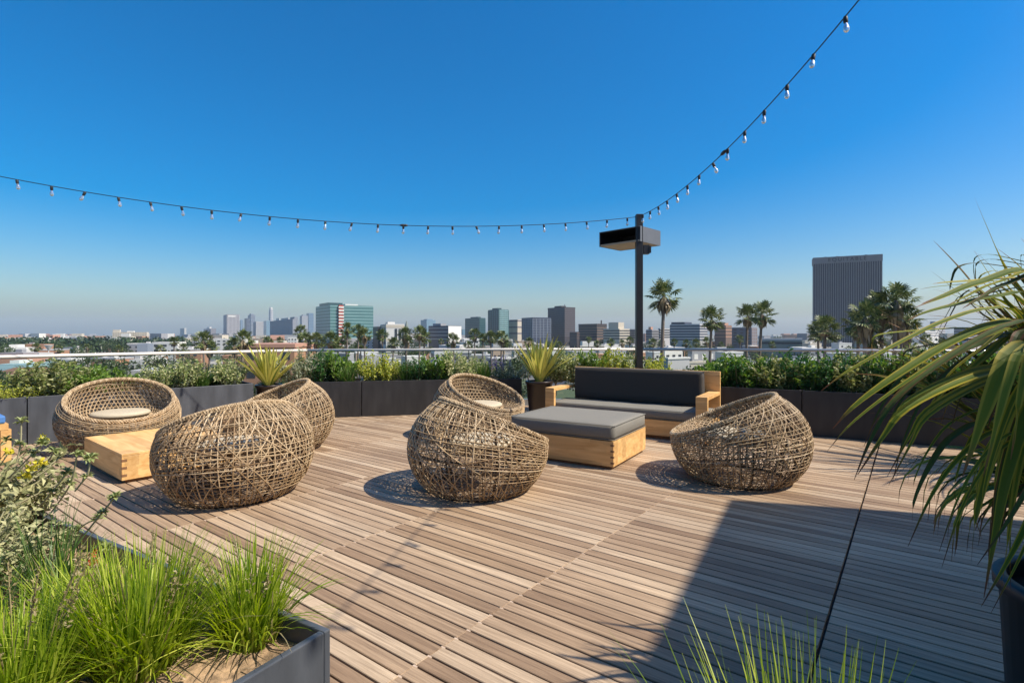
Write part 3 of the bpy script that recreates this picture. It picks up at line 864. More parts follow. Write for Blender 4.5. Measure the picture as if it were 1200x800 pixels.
M['strap_y'] = bladeleaf('yellow_striped_leaf', (.14,.21,.025), (.64,.59,.14), (.45,.36,.1), edgew=.39, trans=.3)
M['strap_g'] = bladeleaf('olive_striped_leaf', (.10,.14,.012), (.38,.31,.025), (.17,.06,.025), edgew=.16, trans=.32)
M['strap_o'] = bladeleaf('olive_yellow_leaf', (.16,.20,.02), (.40,.33,.04), (.25,.12,.04), edgew=.22, trans=.35)
M['strap_r'] = bladeleaf('red_edged_leaf', (.06,.085,.014), (.16,.07,.02), (.12,.045,.02), edgew=.12, trans=.3)

def tapered_pot(root, rt, rb, h, mat, soil='soil_dark'):
    b = MB(); b.lathe([(0, 0), (rb, 0), (rb+.004, .01), (rt-.01, h-.05), (rt+.008, h-.045), (rt+.01, h-.005), (rt+.004, h), (rt-.03, h), (rt-.034, h-.01), (rt-.04, h-.1)], 40)
    p = b.build('pot', mat, root, smooth=True)
    b = MB(); b.lathe([(rt-.036, h-.06), (rt*.5, h-.045), (0, h-.04)], 32); b.build('soil', M[soil], root)

def yucca(px, Y, pot_h, rt, n, Lf, label, seed):
    q = random.Random(seed)
    x = (px-CX)/F*Y
    root = thing('striped_plant', label, 'potted plant', (x, Y, 0), 0, 'yellow striped plants in brown pots')
    tapered_pot(root, rt, rt*.72, pot_h, M['pot_brown'])
    mb, uvs = MB(), []
    for i in range(n):
        an = 6.283*i/n*2.39+q.gauss(0, .2); th = .05+1.0*(i/n)**1.1+q.gauss(0, .08)
        out = Vector((math.cos(an), math.sin(an), 0)); L_ = Lf*q.uniform(.8, 1.1)*(1 if i > n*.2 else .85)
        pts = []; p = Vector((0, 0, pot_h-.05))+out*.04
        a_ = th*.75
        for k in range(9):
            pts.append(p.copy()); p = p+(out*math.sin(a_)+Vector((0, 0, math.cos(a_))))*L_/8; a_ += .045*th
        strap(mb, uvs, pts, .105*q.uniform(.75, 1.1), q.gauss(0, .25), .3, .4)
    mb.build('leaves', M['strap_y'], root, uv=uvs)
    return root
yucca(315, 9.45, .60, .22, 56, .80, 'yellow striped spiky plant in a brown pot, left of the two', 3)
yucca(632, 9.75, .64, .25, 56, .88, 'yellow striped spiky plant in a tall brown pot left of the sofa', 8)

# big drooping plant at the right
PX, PY_, PHH = 2.10, 1.85, .60
flax = thing('flax_plant', 'big flax plant with long drooping striped leaves in a dark pot at the right edge', 'potted plant', (PX, PY_, 0))
tapered_pot(flax, .31, .27, PHH, M['pot_dark'])
crown = Vector((PX, PY_, PHH-.02))
mbg, uvg, mbr, uvr, mby, uvy = MB(), [], MB(), [], MB(), []
qh = random.Random(91)
def hero(ptsY, wdt, kind, roll=0.0, dY=0.0, comp=3):
    for c_ in range(comp):
        jx, jy, jd = qh.gauss(26, 22), qh.gauss(-4, 28), qh.gauss(.05, .12)
        fr = qh.uniform(.75, 1.0)
        m_ = len(ptsY)-1
        hero([(px+jx*(i+1)/m_+(1-fr)*60*i/m_, py+jy*(i+1)/m_-(1-fr)*30*i/m_, Y+jd+dY) for i, (px, py, Y) in enumerate(ptsY)], wdt*qh.uniform(.4, .72), qh.choice('ggyr'), roll+qh.gauss(0, .2), 0.0, 0)
    wdt *= .76; ptsY = [(px, py, Y+dY) for (px, py, Y) in ptsY]
    b0 = crown+Vector((rnd.uniform(-.08, .05), rnd.uniform(-.08, .08), 0))
    pts = [b0]+[P(*t) for t in ptsY]
    c = [p-Vector((PX, PY_, 0)) for p in catmull(pts, 24)]
    mb, uv = {'g': (mbg, uvg), 'r': (mbr, uvr), 'y': (mby, uvy)}[kind]
    strap(mb, uv, c, wdt, roll)
hero([(1240,430,1.8),(1215,322,1.72),(1150,330,1.66),(1110,345,1.62),(1080,356,1.6)], .048, 'g', .5)
hero([(1215,500,1.75),(1195,395,1.72),(1150,345,1.72),(1120,310,1.74),(1094,282,1.76)], .085, 'r', .6, .36)
hero([(1235,440,1.85),(1210,350,1.85),(1170,347,1.82),(1120,357,1.78),(1085,366,1.75),(1064,375,1.74)], .042, 'g', .4)
hero([(1225,480,1.9),(1190,390,1.9),(1137,385,1.86),(1100,386,1.83),(1045,390,1.8),(1024,396,1.79),(1022,416,1.79)], .036, 'y', .2)
hero([(1225,480,1.7),(1200,385,1.65),(1165,380,1.6),(1112,402,1.55),(1050,440,1.5),(1003,474,1.48),(976,502,1.48)], .05, 'g', .45)
hero([(1220,500,1.8),(1190,400,1.75),(1145,404,1.72),(1100,425,1.68),(1062,455,1.66),(1040,480,1.65),(1018,520,1.64),(1001,562,1.64)], .044, 'r', .35)
hero([(1225,520,1.65),(1205,440,1.6),(1162,436,1.55),(1112,452,1.5),(1060,480,1.46),(1036,510,1.45),(1005,556,1.45)], .05, 'g', .4)
hero([(1235,520,1.55),(1215,412,1.5),(1186,412,1.45),(1170,440,1.42),(1155,480,1.4),(1143,515,1.4),(1128,558,1.4)], .06, 'y', .55)
hero([(1225,560,1.75),(1200,500,1.7),(1160,490,1.66),(1115,512,1.62),(1090,545,1.6),(1072,585,1.6),(1069,612,1.6)], .034, 'r', .3)
hero([(1225,560,1.7),(1205,510,1.66),(1165,505,1.6),(1125,535,1.56),(1092,580,1.54),(1064,640,1.53)], .03, 'g', .3)
hero([(1235,500,1.6),(1215,455,1.55),(1190,470,1.5),(1165,530,1.48),(1145,600,1.47),(1138,660,1.47)], .05, 'g', .2)
hero([(1235,500,1.55),(1222,460,1.5),(1202,490,1.46),(1180,560,1.43),(1166,630,1.42),(1153,700,1.42)], .05, 'g', .1)
hero([(1240,520,1.7),(1225,470,1.65),(1200,480,1.6),(1178,540,1.57),(1163,620,1.56),(1158,690,1.56)], .045, 'r', .15)
hero([(1245,600,1.5),(1232,560,1.45),(1215,590,1.42),(1185,650,1.4),(1150,710,1.4)], .034, 'g', .2)
hero([(1235,460,1.95),(1215,360,1.95),(1190,320,1.95),(1176,318,1.95),(1172,345,1.95)], .03, 'r', .3, .2)
hero([(1240,420,1.9),(1215,330,1.9),(1160,310,1.88),(1125,312,1.86),(1115,330,1.86),(1112,352,1.86)], .03, 'r', .2, .25)
hero([(1230,470,2.0),(1205,410,2.0),(1170,370,2.0),(1135,340,2.0),(1100,395,2.0)], .028, 'r', .2)
hero([(1230,430,1.8),(1212,380,1.8),(1180,395,1.78),(1140,430,1.75),(1095,470,1.74),(1070,520,1.73)], .04, 'y', .3)
qf = random.Random(21)
def fan(n, anf, thf, Lf, bf, wf, roll=.5, kinds='ggry'):
    for i in range(n):
        an = anf(); th = thf(); L_ = Lf(); out = Vector((math.cos(an), math.sin(an), 0)); a_ = th*.55; bend = bf()
        p = Vector((qf.uniform(-.1, .1), qf.uniform(-.1, .1), PHH-.03)); pts = []
        for k in range(15):
            pts.append(p.copy()); p = p+(out*math.sin(a_)+Vector((0, 0, math.cos(a_))))*L_/14; a_ = min(3.05, a_+bend*(.3+1.3*k/14)*.85)
        mb, uv = {'g': (mbg, uvg), 'r': (mbr, uvr), 'y': (mby, uvy)}[qf.choice(kinds)]
        strap(mb, uv, pts, wf(), qf.gauss(0, roll))
U_ = qf.uniform
fan(120, lambda: U_(-1.5, 1.5), lambda: abs(qf.gauss(.6, .35)), lambda: U_(.75, 1.2), lambda: U_(.08, .3), lambda: U_(.028, .05))
fan(80, lambda: U_(1.6, 4.6), lambda: U_(.0, .5), lambda: U_(.65, 1.05), lambda: U_(.02, .10), lambda: U_(.024, .042), kinds='gyyr')       # upright, spreading towards the deck
fan(50, lambda: U_(2.2, 4.1), lambda: U_(.3, .8), lambda: U_(.9, 1.35), lambda: U_(.03, .15), lambda: U_(.022, .042), kinds='gyyr')
fan(60, lambda: U_(1.7, 4.9), lambda: U_(.05, .35), lambda: U_(.75, 1.0), lambda: U_(.26, .38), lambda: U_(.024, .042), .35)               # drooping over the pot
mbg.build('leaves', M['strap_g'], flax, uv=uvg)
mbr.build('red_edged_leaves', M['strap_r'], flax, uv=uvr)
mby.build('yellow_leaves', M['strap_o'], flax, uv=uvy)

# second flax beyond the right frame edge, seen by its shadow on the deck
f2 = thing('flax_plant', 'flax plant outside the right frame edge throwing the leafy shadow on the deck', 'potted plant', (6.0, 5.6, 0))
tapered_pot(f2, .30, .22, .55, M['planter_black'])
mb, uv = MB(), []
for i in range(150):
    an = qf.uniform(0, 6.283); th = abs(qf.gauss(.3, .24)); L_ = qf.uniform(1.3, 2.2); out = Vector((math.cos(an), math.sin(an), 0)); a_ = th*.6
    p = Vector((qf.uniform(-.08, .08), qf.uniform(-.08, .08), .5)); pts = []; bend = qf.uniform(.06, .22)
    for k in range(11):
        pts.append(p.copy()); p = p+(out*math.sin(a_)+Vector((0, 0, math.cos(a_))))*L_/10; a_ += bend*(.35+k/10)
    strap(mb, uv, pts, qf.uniform(.045, .075), qf.gauss(0, .4))
mb.build('leaves', M['strap_g'], f2, uv=uv)

# ------------------------------------------------------------------ near planter with grasses and sage
FC = Vector((-.53, 1.55)); U = Vector((-.86, .5)).normalized(); V = Vector((-U.y, U.x))   # V points to the camera side
# planter() wants depth to the left of p0->p1: run from far-left end to the corner reversed
pw = .95
p0 = FC+V*pw; # front right corner
planter(FC+U*2.7+V*pw, FC+V*pw, pw, .64, 'blue grey planter full of bright grass in the bottom left corner', M['planter_front'], soilz=.07, soilm='soil', rim=.022, group='blue grey planters near the camera')
def put(o, px, py, z, label, cat, rz=0, s=1, g=None):
    Y = (CAMZ-z)*F/(py-HY); o.location = ((px-CX)/F*Y, Y, z); o.rotation_euler = (0, 0, rz); o.scale = (s, s, s); tag(o, label, cat, g)
GG = 'bright grass clumps in the near planters'
t1 = make_tuft('grass_clump', LM['grass'], 31, 560, .30, .29, .0062, .66, .5)
put(t1, 292, 742, .585, 'round bright green grass clump at the planter corner on dry soil', 'ornamental grass', 0, 1, GG)
t2 = make_tuft('grass_clump', LM['grass'], 32, 950, .36, .33, .0062, .66, .5)
put(t2, 165, 775, .585, 'middle one of the three bright grass clumps in the near planter', 'ornamental grass', 1, 1, GG)
t3 = make_tuft('grass_clump', LM['grass'], 33, 900, .36, .27, .0062, .6, .5)
put(t3, 20, 830, .585, 'bright grass clump in the bottom left corner of the picture', 'ornamental grass', 2, 1, GG)
t4 = make_tuft('grass_clump', LM['grassd'], 34, 200, .2, .34, .005, .75, 1.1)
put(t4, 62, 702, .585, 'arching darker grass clump below the grey green sage bush', 'ornamental grass', .4, 1, GG)
t5 = make_tuft('grass_clump', LM['grassd'], 35, 220, .2, .26, .005, .7, .9)
put(t5, -30, 760, .585, 'dark grass behind the corner grass clump at the left frame edge', 'ornamental grass', .9, 1, GG)
# bottom middle clump in a low planter under the frame
planter((-.02, .34), (.80, .34), .56, .78, 'low blue grey planter below the bottom edge with one green grass clump', M['planter_front'], soilz=.06, soilm='soil', rim=.022, group='blue grey planters near the camera')
t6 = make_tuft('grass_clump', LM['grass'], 36, 430, .24, .37, .0046, .5, .3, .05)
t6.location = (.365, .63, .725); tag(t6, 'green grass clump with brown seed heads at the bottom edge, against the shaded deck', 'ornamental grass', GG)
sh = MB(); q = random.Random(6)
for i in range(5):
    bx_ = Vector((q.gauss(.03, .03), q.gauss(0, .03), 0)); tp = bx_+Vector((q.gauss(0, .04), q.gauss(0, .03), q.uniform(.32, .40)))
    sh.tube([bx_, tp], .0016, 4)
    for k in range(26):
        pp = bx_.lerp(tp, q.uniform(.6, 1)); leaf(sh, pp, (rvec(q)+Vector((0, 0, 1))), rvec(q), .009, .004)
sh.build('seed_heads', LM['palmdead'], t6)
for (tt, nn, hh) in ((t1, 5, .3), (t2, 9, .33), (t3, 9, .36)):
    sh = MB()
    for i in range(nn):
        an = q.random()*6.28; bx_ = Vector((math.cos(an)*.03, math.sin(an)*.03, 0)); tp = Vector((math.cos(an)*.13, math.sin(an)*.13, hh*q.uniform(.6, 1)))
        sh.tube([bx_, (bx_+tp)*.5+Vector((0, 0, .04)), tp], .0015, 4)
        for k in range(30):
            pp = bx_.lerp(tp, q.uniform(.65, 1.02))+rvec(q)*.006; leaf(sh, pp, (rvec(q)+Vector((0, 0, .6))), rvec(q), .013, .007)
    sh.build('seed_heads', LM['straw'], tt)

# sage bush
def sage_bush():
    q = random.Random(14)
    root = thing('sage_bush', 'grey green woolly sage bush with yellow flower heads at the left edge', 'shrub', (-2.50, 2.28, .57))
    fo, st, hd = MB(), MB(), MB()
    FM = leafmat('yellow_flower', [(.55,.45,.03),(.7,.6,.06)], trans=.3)
    for i in range(170):
        an = q.random()*6.283; rr = .47*math.sqrt(q.random()); hgt = .54*q.uniform(.25, 1)*(1-.4*(rr/.5)**2)
        tip = Vector((math.cos(an)*rr, math.sin(an)*rr, hgt)); base = tip*.3; base.z = 0
        st.tube([base, base.lerp(tip, .5)+Vector((0, 0, .04)), tip], [.006, .004, .003], 4, caps=False)
        for k in range(36):
            p = base.lerp(tip, q.uniform(.25, 1.03))+rvec(q)*.025
            d = rvec(q); d.z = d.z*.7-.1
            leaf(fo, p, d, rvec(q)+Vector((0, 0, 1)), q.uniform(.028, .062), q.uniform(.015, .027), .3)
    def whorl(p, r):
        for k in range(22):
            d = rvec(q); d.z *= .5; leaf(hd, p, d+Vector((0, 0, .25)), Vector((0, 0, 1)), r, r*.5)
    O = Vector((-2.50, 2.28, .57))
    for (pts) in ([(60,600,2.3),(78,575,2.25),(86,556,2.22),(90,532,2.2)], [(50,640,2.2),(80,628,2.15),(101,613,2.1),(116,607,2.08)], [(30,560,2.35),(52,545,2.3),(64,528,2.28)],
                  [(20,540,2.4),(24,520,2.4),(25,494,2.4)], [(60,690,2.05),(100,665,2.0),(124,642,1.98)], [(40,600,2.3),(62,575,2.25),(79,553,2.22)], [(10,560,2.3),(40,530,2.28),(50,520,2.27)],
                  [(88,575,2.15),(100,560,2.12),(103,555,2.1),(106,536,2.1)], [(100,625,2.05),(120,600,2.03),(135,582,2.02)]):
        c = [P(*a_)-O for a_ in pts]
        if len(c) > 2: c = catmull(c, 8)
        st.tube(c, .0035, 5)
        whorl(c[-1], .032); whorl(c[len(c)//2], .026)
    for k in range(22):
        an = q.random()*6.283; rr = q.uniform(.1, .38); p = Vector((math.cos(an)*rr, math.sin(an)*rr, .52*(1-.3*(rr/.4)**2)*q.uniform(.85, 1.1)))
        whorl(p, .03)
        if k % 2 == 0:
            fw = MB()
            for m_ in range(10): leaf(fw, p+rvec(q)*.012+Vector((0, 0, .012)), rvec(q)+Vector((0, 0, .6)), rvec(q), .02, .014)
            fw.build('flower', FM, root)
    for (px, py, Y) in ((38,548,2.2),(47,543,2.2),(30,558,2.2),(10,530,2.3)):
        fw = MB()
        for m_ in range(14): leaf(fw, P(px, py, Y)-O+rvec(q)*.012, rvec(q)+Vector((0, 0, .6)), rvec(q), .02, .015)
        fw.build('flower', FM, root)
    fo.build('foliage', LM['sage'], root); st.build('stem', pbr('sage_stem', (.36,.33,.19), .8), root)
    hd.build('flower_heads', leafmat('sage_head', [(.22,.26,.09),(.33,.36,.14)], trans=.2), root)
sage_bush()
sb2 = copy_tree([o_ for o_ in scene.objects if o_.name == 'sage_bush'][0])
sb2.location = (-1.98, 1.88, .57); sb2.scale = (.72, .72, .62); sb2.rotation_euler = (0, 0, 2.4)
for ch in list(sb2.children):
    if ch.name.startswith('flower'): bpy.data.objects.remove(ch)
tag(sb2, 'lower grey green sage bush without flowers between the flowering sage and the grass', 'shrub')
t7 = make_tuft('grass_clump', LM['grass'], 38, 420, .3, .24, .006, .6, .5)
put(t7, 88, 735, .585, 'bright grass clump squeezed behind the middle and corner clumps', 'ornamental grass', .7, 1, GG)
# straw and bark litter on the near soil
lit = MB(); q = random.Random(17)
for i in range(700):
    u, v = q.uniform(.03, 2.6), q.uniform(.04, .9)
    c = FC+U*u+V*v; a_ = q.random()*3.14; L_ = q.uniform(.012, .05); d = Vector((math.cos(a_), math.sin(a_), q.uniform(-.25, .25)))*L_/2
    cc = Vector((c.x, c.y, .585+q.uniform(-.02, .012)))
    lit.tube([cc-d, cc+Vector((0, 0, .003)), cc+d], q.uniform(.0012, .0035), 4)
pl_ = [o_ for o_ in scene.objects if o_.get('label', '').startswith('blue grey planter full')][0]
lo_ = lit.build('bark_litter', leafmat('bark_chip', [(.09,.055,.03),(.30,.20,.11),(.44,.33,.2)], trans=0, rough=.9), None)
lo_.parent = pl_; lo_.matrix_parent_inverse = (Matrix.Translation(pl_.location) @ Matrix.Rotation(pl_.rotation_euler.z, 4, 'Z')).inverted(); tag(lo_, kind='stuff')
rf = MB(); q = random.Random(9)
rf_o = thing('red_flower', 'small red flower on a thin stem beside the sage bush', 'flower', tuple(P(100, 665, 1.95)))
rfs = MB()
for k in range(12): leaf(rf, Vector((.02, 0, .03))+rvec(q)*.012, rvec(q), rvec(q), .02, .014)
RM = leafmat('red_petal', [(.55,.03,.03),(.7,.08,.05)]); rf.build('blossom', RM, rf_o); rf = MB()
for k in range(10): leaf(rf, Vector((.035, 0, .045))+rvec(q)*.01, rvec(q), rvec(q), .018, .013)
rfs.tube([(-.12, .02, -.12), (-.04, 0, -.02), (.03, 0, .04)], .002, 4)
rf.build('blossom', RM, rf_o); rfs.build('stem', M['stem'], rf_o)

# ------------------------------------------------------------------ railing
def railing(pts, mat, label, glass=True, name='glass_railing'):
    root = thing(name, label, 'railing', (pts[0][0], pts[0][1], 0), 0, 'glass railings round the terrace')
    o3 = (pts[0][0], pts[0][1], 0)
    b = MB(); b.tube([(p[0], p[1], 1.165) for p in pts], .028, 8); b.build('top_rail', mat, root, o3, smooth=True)
    b = MB()
    for i in range(len(pts)-1):
        p, q_ = Vector(pts[i]), Vector(pts[i+1]); d = q_-p; a_ = math.atan2(d.y, d.x)
        b.cbox(((p.x+q_.x)/2, (p.y+q_.y)/2, .03), (d.length, .09, .16), a_)
    b.build('base_channel', M['rail_steel'], root, o3)
    for i in range(len(pts)-1):
        p, q_ = Vector(pts[i]), Vector(pts[i+1]); d = q_-p; a_ = math.atan2(d.y, d.x); m_ = max(1, round(d.length/1.5))
        for k in range(m_):
            c = p.lerp(q_, (k+.5)/m_)
            gb = MB(); gb.cbox((c.x, c.y, .625), (d.length/m_-.02, .012, 1.02), a_); gb.build('glass_panel', M['glass'], root, o3)
railing(RAIL[0:3], M['rail_pale'], 'glass railing with a pale sunlit top rail behind the left planters')
railing(RAIL[2:5], M['rail_pale'], 'glass railing with a pale top rail behind the middle planters and the striped plant')
railing(RAIL[4:], M['rail_steel'], 'glass railing with a thin grey steel rail behind the sofa and right hedge')

# ------------------------------------------------------------------ lamp post and light strings
LP = Vector((2.24, 9.36))
def lamp_post(loc, label, rz=0.0):
    t = thing('lamp_post', label, 'lamp post', (loc[0], loc[1], 0), rz, 'black lamp posts holding the light string')
    b = MB(); b.box(-.058, .058, -.058, .058, 0, 3.60); b.build('pole', M['post'], t, bevel=.006)
    b = MB(); b.box(-.13, .13, -.13, .13, 0, .02); b.build('base_plate', M['post'], t)
    # head: open box, its near corner at the pole; axes at 45 degrees
    Mh = Matrix.Translation((0, .0, 0)) @ Matrix.Rotation(R(45), 4, 'Z')
    Wd, Ln, z0, z1, tk = .62, .80, 3.115, 3.385, .012
    b = MB()
    b.box(-.07, Wd, -.07, Ln, z1-tk, z1, M=Mh)
    b.box(-.07, Wd, -.07, -.07+tk, z0, z1-tk-.001, M=Mh); b.box(-.07, Wd, Ln-tk, Ln, z0, z1-tk-.001, M=Mh)
    b.box(Wd-tk, Wd, -.07+tk+.001, Ln-tk-.001, z0, z1-tk-.001, M=Mh)
    hd_ = b.build('lamp_head', M['lamp'], t)
    b = MB(); b.box(Wd-tk-.006, Wd-tk-.002, -.05, Ln-.02, z0+.04, z1-.02, M=Mh); b.box(-.06, Wd-.03, Ln-tk-.006, Ln-tk-.002, z0+.04, z1-.02, M=Mh); b.box(-.06, Wd-.03, -.056, -.052, z0+.04, z1-.02, M=Mh); b.box(-.06, Wd-.03, -.05, Ln-.03, z1-.018, z1-.014, M=Mh); b.build('shade_liner', M['post'], hd_)  # added black sheets stand in for the shade inside the open head
    b = MB(); b.box(-.065, Wd-.02, -.05, Ln-.02, z0+.004, z0+.035, M=Mh); b.build('diffuser', M['diffuser'], hd_)
    b = MB(); b.box(.07, .17, -.05, .05, 2.90, 3.06); b.box(.171, .2, -.06, .06, 2.92, 3.04); b.build('spot_light', M['post'], t)
    return t
lamp_post(LP, 'black lamp post with a wide box head standing behind the sofa')
lamp_post((-7.73, 6.62), 'black lamp post outside the left frame edge that holds the end of the light string')

def light_string(fn, t0, t1, step, label, name='light_string', plug=None, first=.22):
    p0 = fn(t0)
    t = thing(name, label, 'string lights', tuple(p0), 0, 'strings of clear bulbs over the terrace')
    b = MB(); m_ = int((t1-t0)/.08)
    b.tube([fn(t0+(t1-t0)*k/m_) for k in range(m_+1)], .0055, 5); b.build('cord', M['cord'], t, p0)
    sk = MB(); sk.lathe([(0, .0), (.013, .0), (.017, -.012), (.017, -.05), (.013, -.056), (0, -.056)], 10)
    bl = MB(); bl.lathe([(.010, -.056), (.012, -.066), (.018, -.082), (.022, -.098), (.023, -.109), (.019, -.123), (.011, -.132), (.0, -.135)], 14)
    fi = MB()
    fi.tube([(0, 0, -.062), (.004, 0, -.085), (-.004, 0, -.11), (.003, 0, -.125)], .0022, 4)
    s0 = b0 = f0 = None
    u = t0+first; q = random.Random(2)
    while u < t1:
        p = fn(u)-p0
        if s0 is None:
            s0 = sk.build('socket', M['cord'], t, smooth=True); b0 = bl.build('bulb', M['bulb'], s0, smooth=True); f0 = fi.build('filament', M['rail_pale'], s0)
            so_ = s0
        else:
            so_ = s0.copy(); COL.objects.link(so_); so_.parent = t
            for ch in (b0, f0):
                c_ = ch.copy(); COL.objects.link(c_); c_.parent = so_
        so_.location = p; so_.rotation_euler = (q.gauss(0, .12), q.gauss(.05, .14), 0)
        u += step
    if plug:
        pb = MB(); d = (fn(plug+.05)-fn(plug-.05)).normalized(); c = fn(plug)
        pb.tube([c-d*.06, c-d*.03, c+d*.03, c+d*.07], [.008, .02, .02, .008], 8); pb.build('plug', M['cord'], t, p0)
    return t
def sL(u): return Vector((2.22-.966*u, 9.38-.26*u, 3.565-.1606*u+.01735*u*u))
def sR(u):
    z = 3.565-.092*u+.032*u*u if u < 6 else 3.565-.092*6+.032*36+.292*(u-6)
    return Vector((2.24+.0665*u, 9.36-u, z))
light_string(sL, 0, 10.3, .386, 'string of clear bulbs sagging leftwards from the lamp post', plug=4.05, first=.2)
light_string(sR, 0, 12.25, .386, 'string of clear bulbs rising from the lamp post to the top right', plug=3.2, first=.22)

# ------------------------------------------------------------------ the city
def cm(name, col, rough=.7, var=.06, metal=0.0): return pbr('facade_'+name, col, rough, var, .08, metal=metal)
CMAT = {
 'white': cm('white', (.62,.60,.55)), 'cream': cm('cream', (.52,.46,.36)), 'grey': cm('grey', (.26,.26,.27)), 'dkgrey': cm('dark_grey', (.085,.085,.09)),
 'purple': cm('purple_grey', (.17,.155,.17)), 'brown': cm('brown', (.15,.10,.075)), 'brick': cm('brick', (.40,.21,.12)), 'salmon': cm('salmon', (.46,.25,.17)),
 'navy': cm('navy', (.045,.055,.085), .35), 'teal': cm('teal', (.07,.16,.16), .22), 'tealdk': cm('dark_teal', (.035,.075,.085), .22), 'tealt': cm('pale_teal', (.22,.36,.36), .25),
 'bluegl': cm('blue_glass', (.14,.22,.30), .2), 'pale': cm('pale_concrete', (.42,.41,.40)), 'tan': cm('tan', (.36,.27,.19)), 'red': cm('red_panel', (.36,.075,.05)),
 'roofbrown': cm('brown_roof', (.16,.085,.05)), 'tealroof': cm('aqua', (.30,.45,.47)), 'bluegrey': cm('blue_grey', (.20,.23,.27)), 'darkbrown': cm('dark_brown', (.05,.04,.042), .4),
 'glass': cm('window_glass', (.035,.042,.05), .15), 'greenroof': cm('grey_green', (.17,.20,.18)),
 'rib': cm('pale_rib', (.20,.185,.185)), 'ribdk': cm('dark_slot', (.035,.033,.045)),
}
def ring(mb, c, rz, wx, wy, z0, z1, e, mi=0):
    """a closed band round a rectangular footprint, e metres proud"""
    M_ = Matrix.Translation((c[0], c[1], 0)) @ Matrix.Rotation(rz, 4, 'Z')
    x, y = wx/2+e, wy/2+e
    mb.box(-x, x, -y, y, z0, z1, mi, M_)

def tower(name, label, pl, pc, pr, ytop, Y, wall, band=None, style='bands', floors=None, alpha=None, depth=None, topcap=None, roofbox=None, cat='building', group=None, fh=4.0, bandfrac=.5):
    """near vertical corner at photo column pc, left face out to pl, right face out to pr; true rectangle, base on the ground"""
    ztop = CAMZ+(HY-ytop)/F*Y
    a_ = R(35) if alpha is None else R(alpha)
    kc = (pc-CX)/F; kl = (pl-CX)/F; kr = (pr-CX)/F
    Xc = kc*Y
    ca, sa = math.cos(a_), math.sin(a_)
    lr = (kr*Y-Xc)/(ca-kr*sa) if pr > pc else 0
    ll = (Xc-kl*Y)/(sa+kl*ca) if pl < pc else 0
    if lr <= 0: lr = depth or 20
    if ll <= 0: ll = depth or 20
    lr = min(lr, 400); ll = min(ll, 400)
    c = Vector((Xc, Y))+Vector((ca, sa))*lr/2+Vector((-sa, ca))*ll/2
    t = thing(name, label, cat, (c.x, c.y, GZ), a_, group)
    H = ztop-GZ
    b = MB(); b.box(-lr/2, lr/2, -ll/2, ll/2, 0, H); b.build('wall', CMAT[wall], t)
    def rg(nm, z0, z1, e, m):
        q_ = MB(); q_.box(-lr/2-e, lr/2+e, -ll/2-e, ll/2+e, z0, z1); return q_.build(nm, CMAT[m], t)
    nf = floors or max(2, int(H/fh)); h = H/nf
    if style == 'bands':
        for k in range(nf):
            if k*h+h < 14: continue
            rg('window_band', k*h+h*(1-bandfrac)*.6, k*h+h*(1-bandfrac)*.6+h*bandfrac, .12, band)
    elif style == 'slabs':
        for k in range(nf):
            if k*h+h < 14: continue
            rg('floor_band', k*h+h*.78, k*h+h-.02, .15, band)
    elif style == 'ribs':
        for (L_, ax) in ((lr, 0), (ll, 1)):
            m_ = floors or max(4, int(L_/fh)); st_ = L_/m_
            for k in range(m_+1):
                q_ = MB(); s0 = -L_/2+k*st_
                if ax == 0: q_.box(s0-st_*.2, s0+st_*.2, -ll/2-.55, -ll/2-.01, 0, H-.02)
                else: q_.box(-lr/2-.55, -lr/2-.01, s0-st_*.2, s0+st_*.2, 0, H-.02)
                q_.build('pilaster', CMAT[band], t)
    elif style == 'grid':
        for k in range(nf):
            if k*h+h < 14: continue
            rg('floor_band', k*h+h*.8, k*h+h-.02, .15, band)
        for (L_, ax) in ((lr, 0), (ll, 1)):
            m_ = max(3, int(L_/6)); st_ = L_/m_
            for k in range(m_+1):
                q_ = MB(); s0 = -L_/2+k*st_
                if ax == 0: q_.box(s0-.4, s0+.4, -ll/2-.25, -ll/2-.01, 0, H-.03)
                else: q_.box(-lr/2-.25, -lr/2-.01, s0-.4, s0+.4, 0, H-.03)
                q_.build('mullion', CMAT[band], t)
    elif style == 'windows':
        for (L_, ax) in ((lr, 0), (ll, 1)):
            m_ = min(14, max(3, int(L_/5))); st_ = L_/m_
            for f_ in range(nf):
                if f_*h+h < 8: continue
                for k in range(m_):
                    q_ = MB(); s0 = -L_/2+(k+.5)*st_; z0 = f_*h+h*.32
                    if ax == 0: q_.box(s0-st_*.24, s0+st_*.24, -ll/2-.06, -ll/2-.005, z0, z0+h*.42)
                    else: q_.box(-lr/2-.06, -lr/2-.005, s0-st_*.24, s0+st_*.24, z0, z0+h*.42)
                    q_.build('window', CMAT[band], t)
    if topcap: rg('parapet', H+.001, H+topcap[1], .2, topcap[0])
    else: rg('parapet', H+.001, H+.9, -.15, wall)
    if roofbox:
        for (u0, u1, v0, v1, hh, m_) in roofbox:
            q_ = MB(); q_.box(-lr/2+u0*lr, -lr/2+u1*lr, -ll/2+v0*ll, -ll/2+v1*ll, H+.95, H+.95+hh); q_.build('roof_box', CMAT[m_], t)
    t['_lr'] = lr; t['_ll'] = ll; t['_H'] = H
    return t

RB = [(.3, .65, .3, .7, 4, 'grey')]
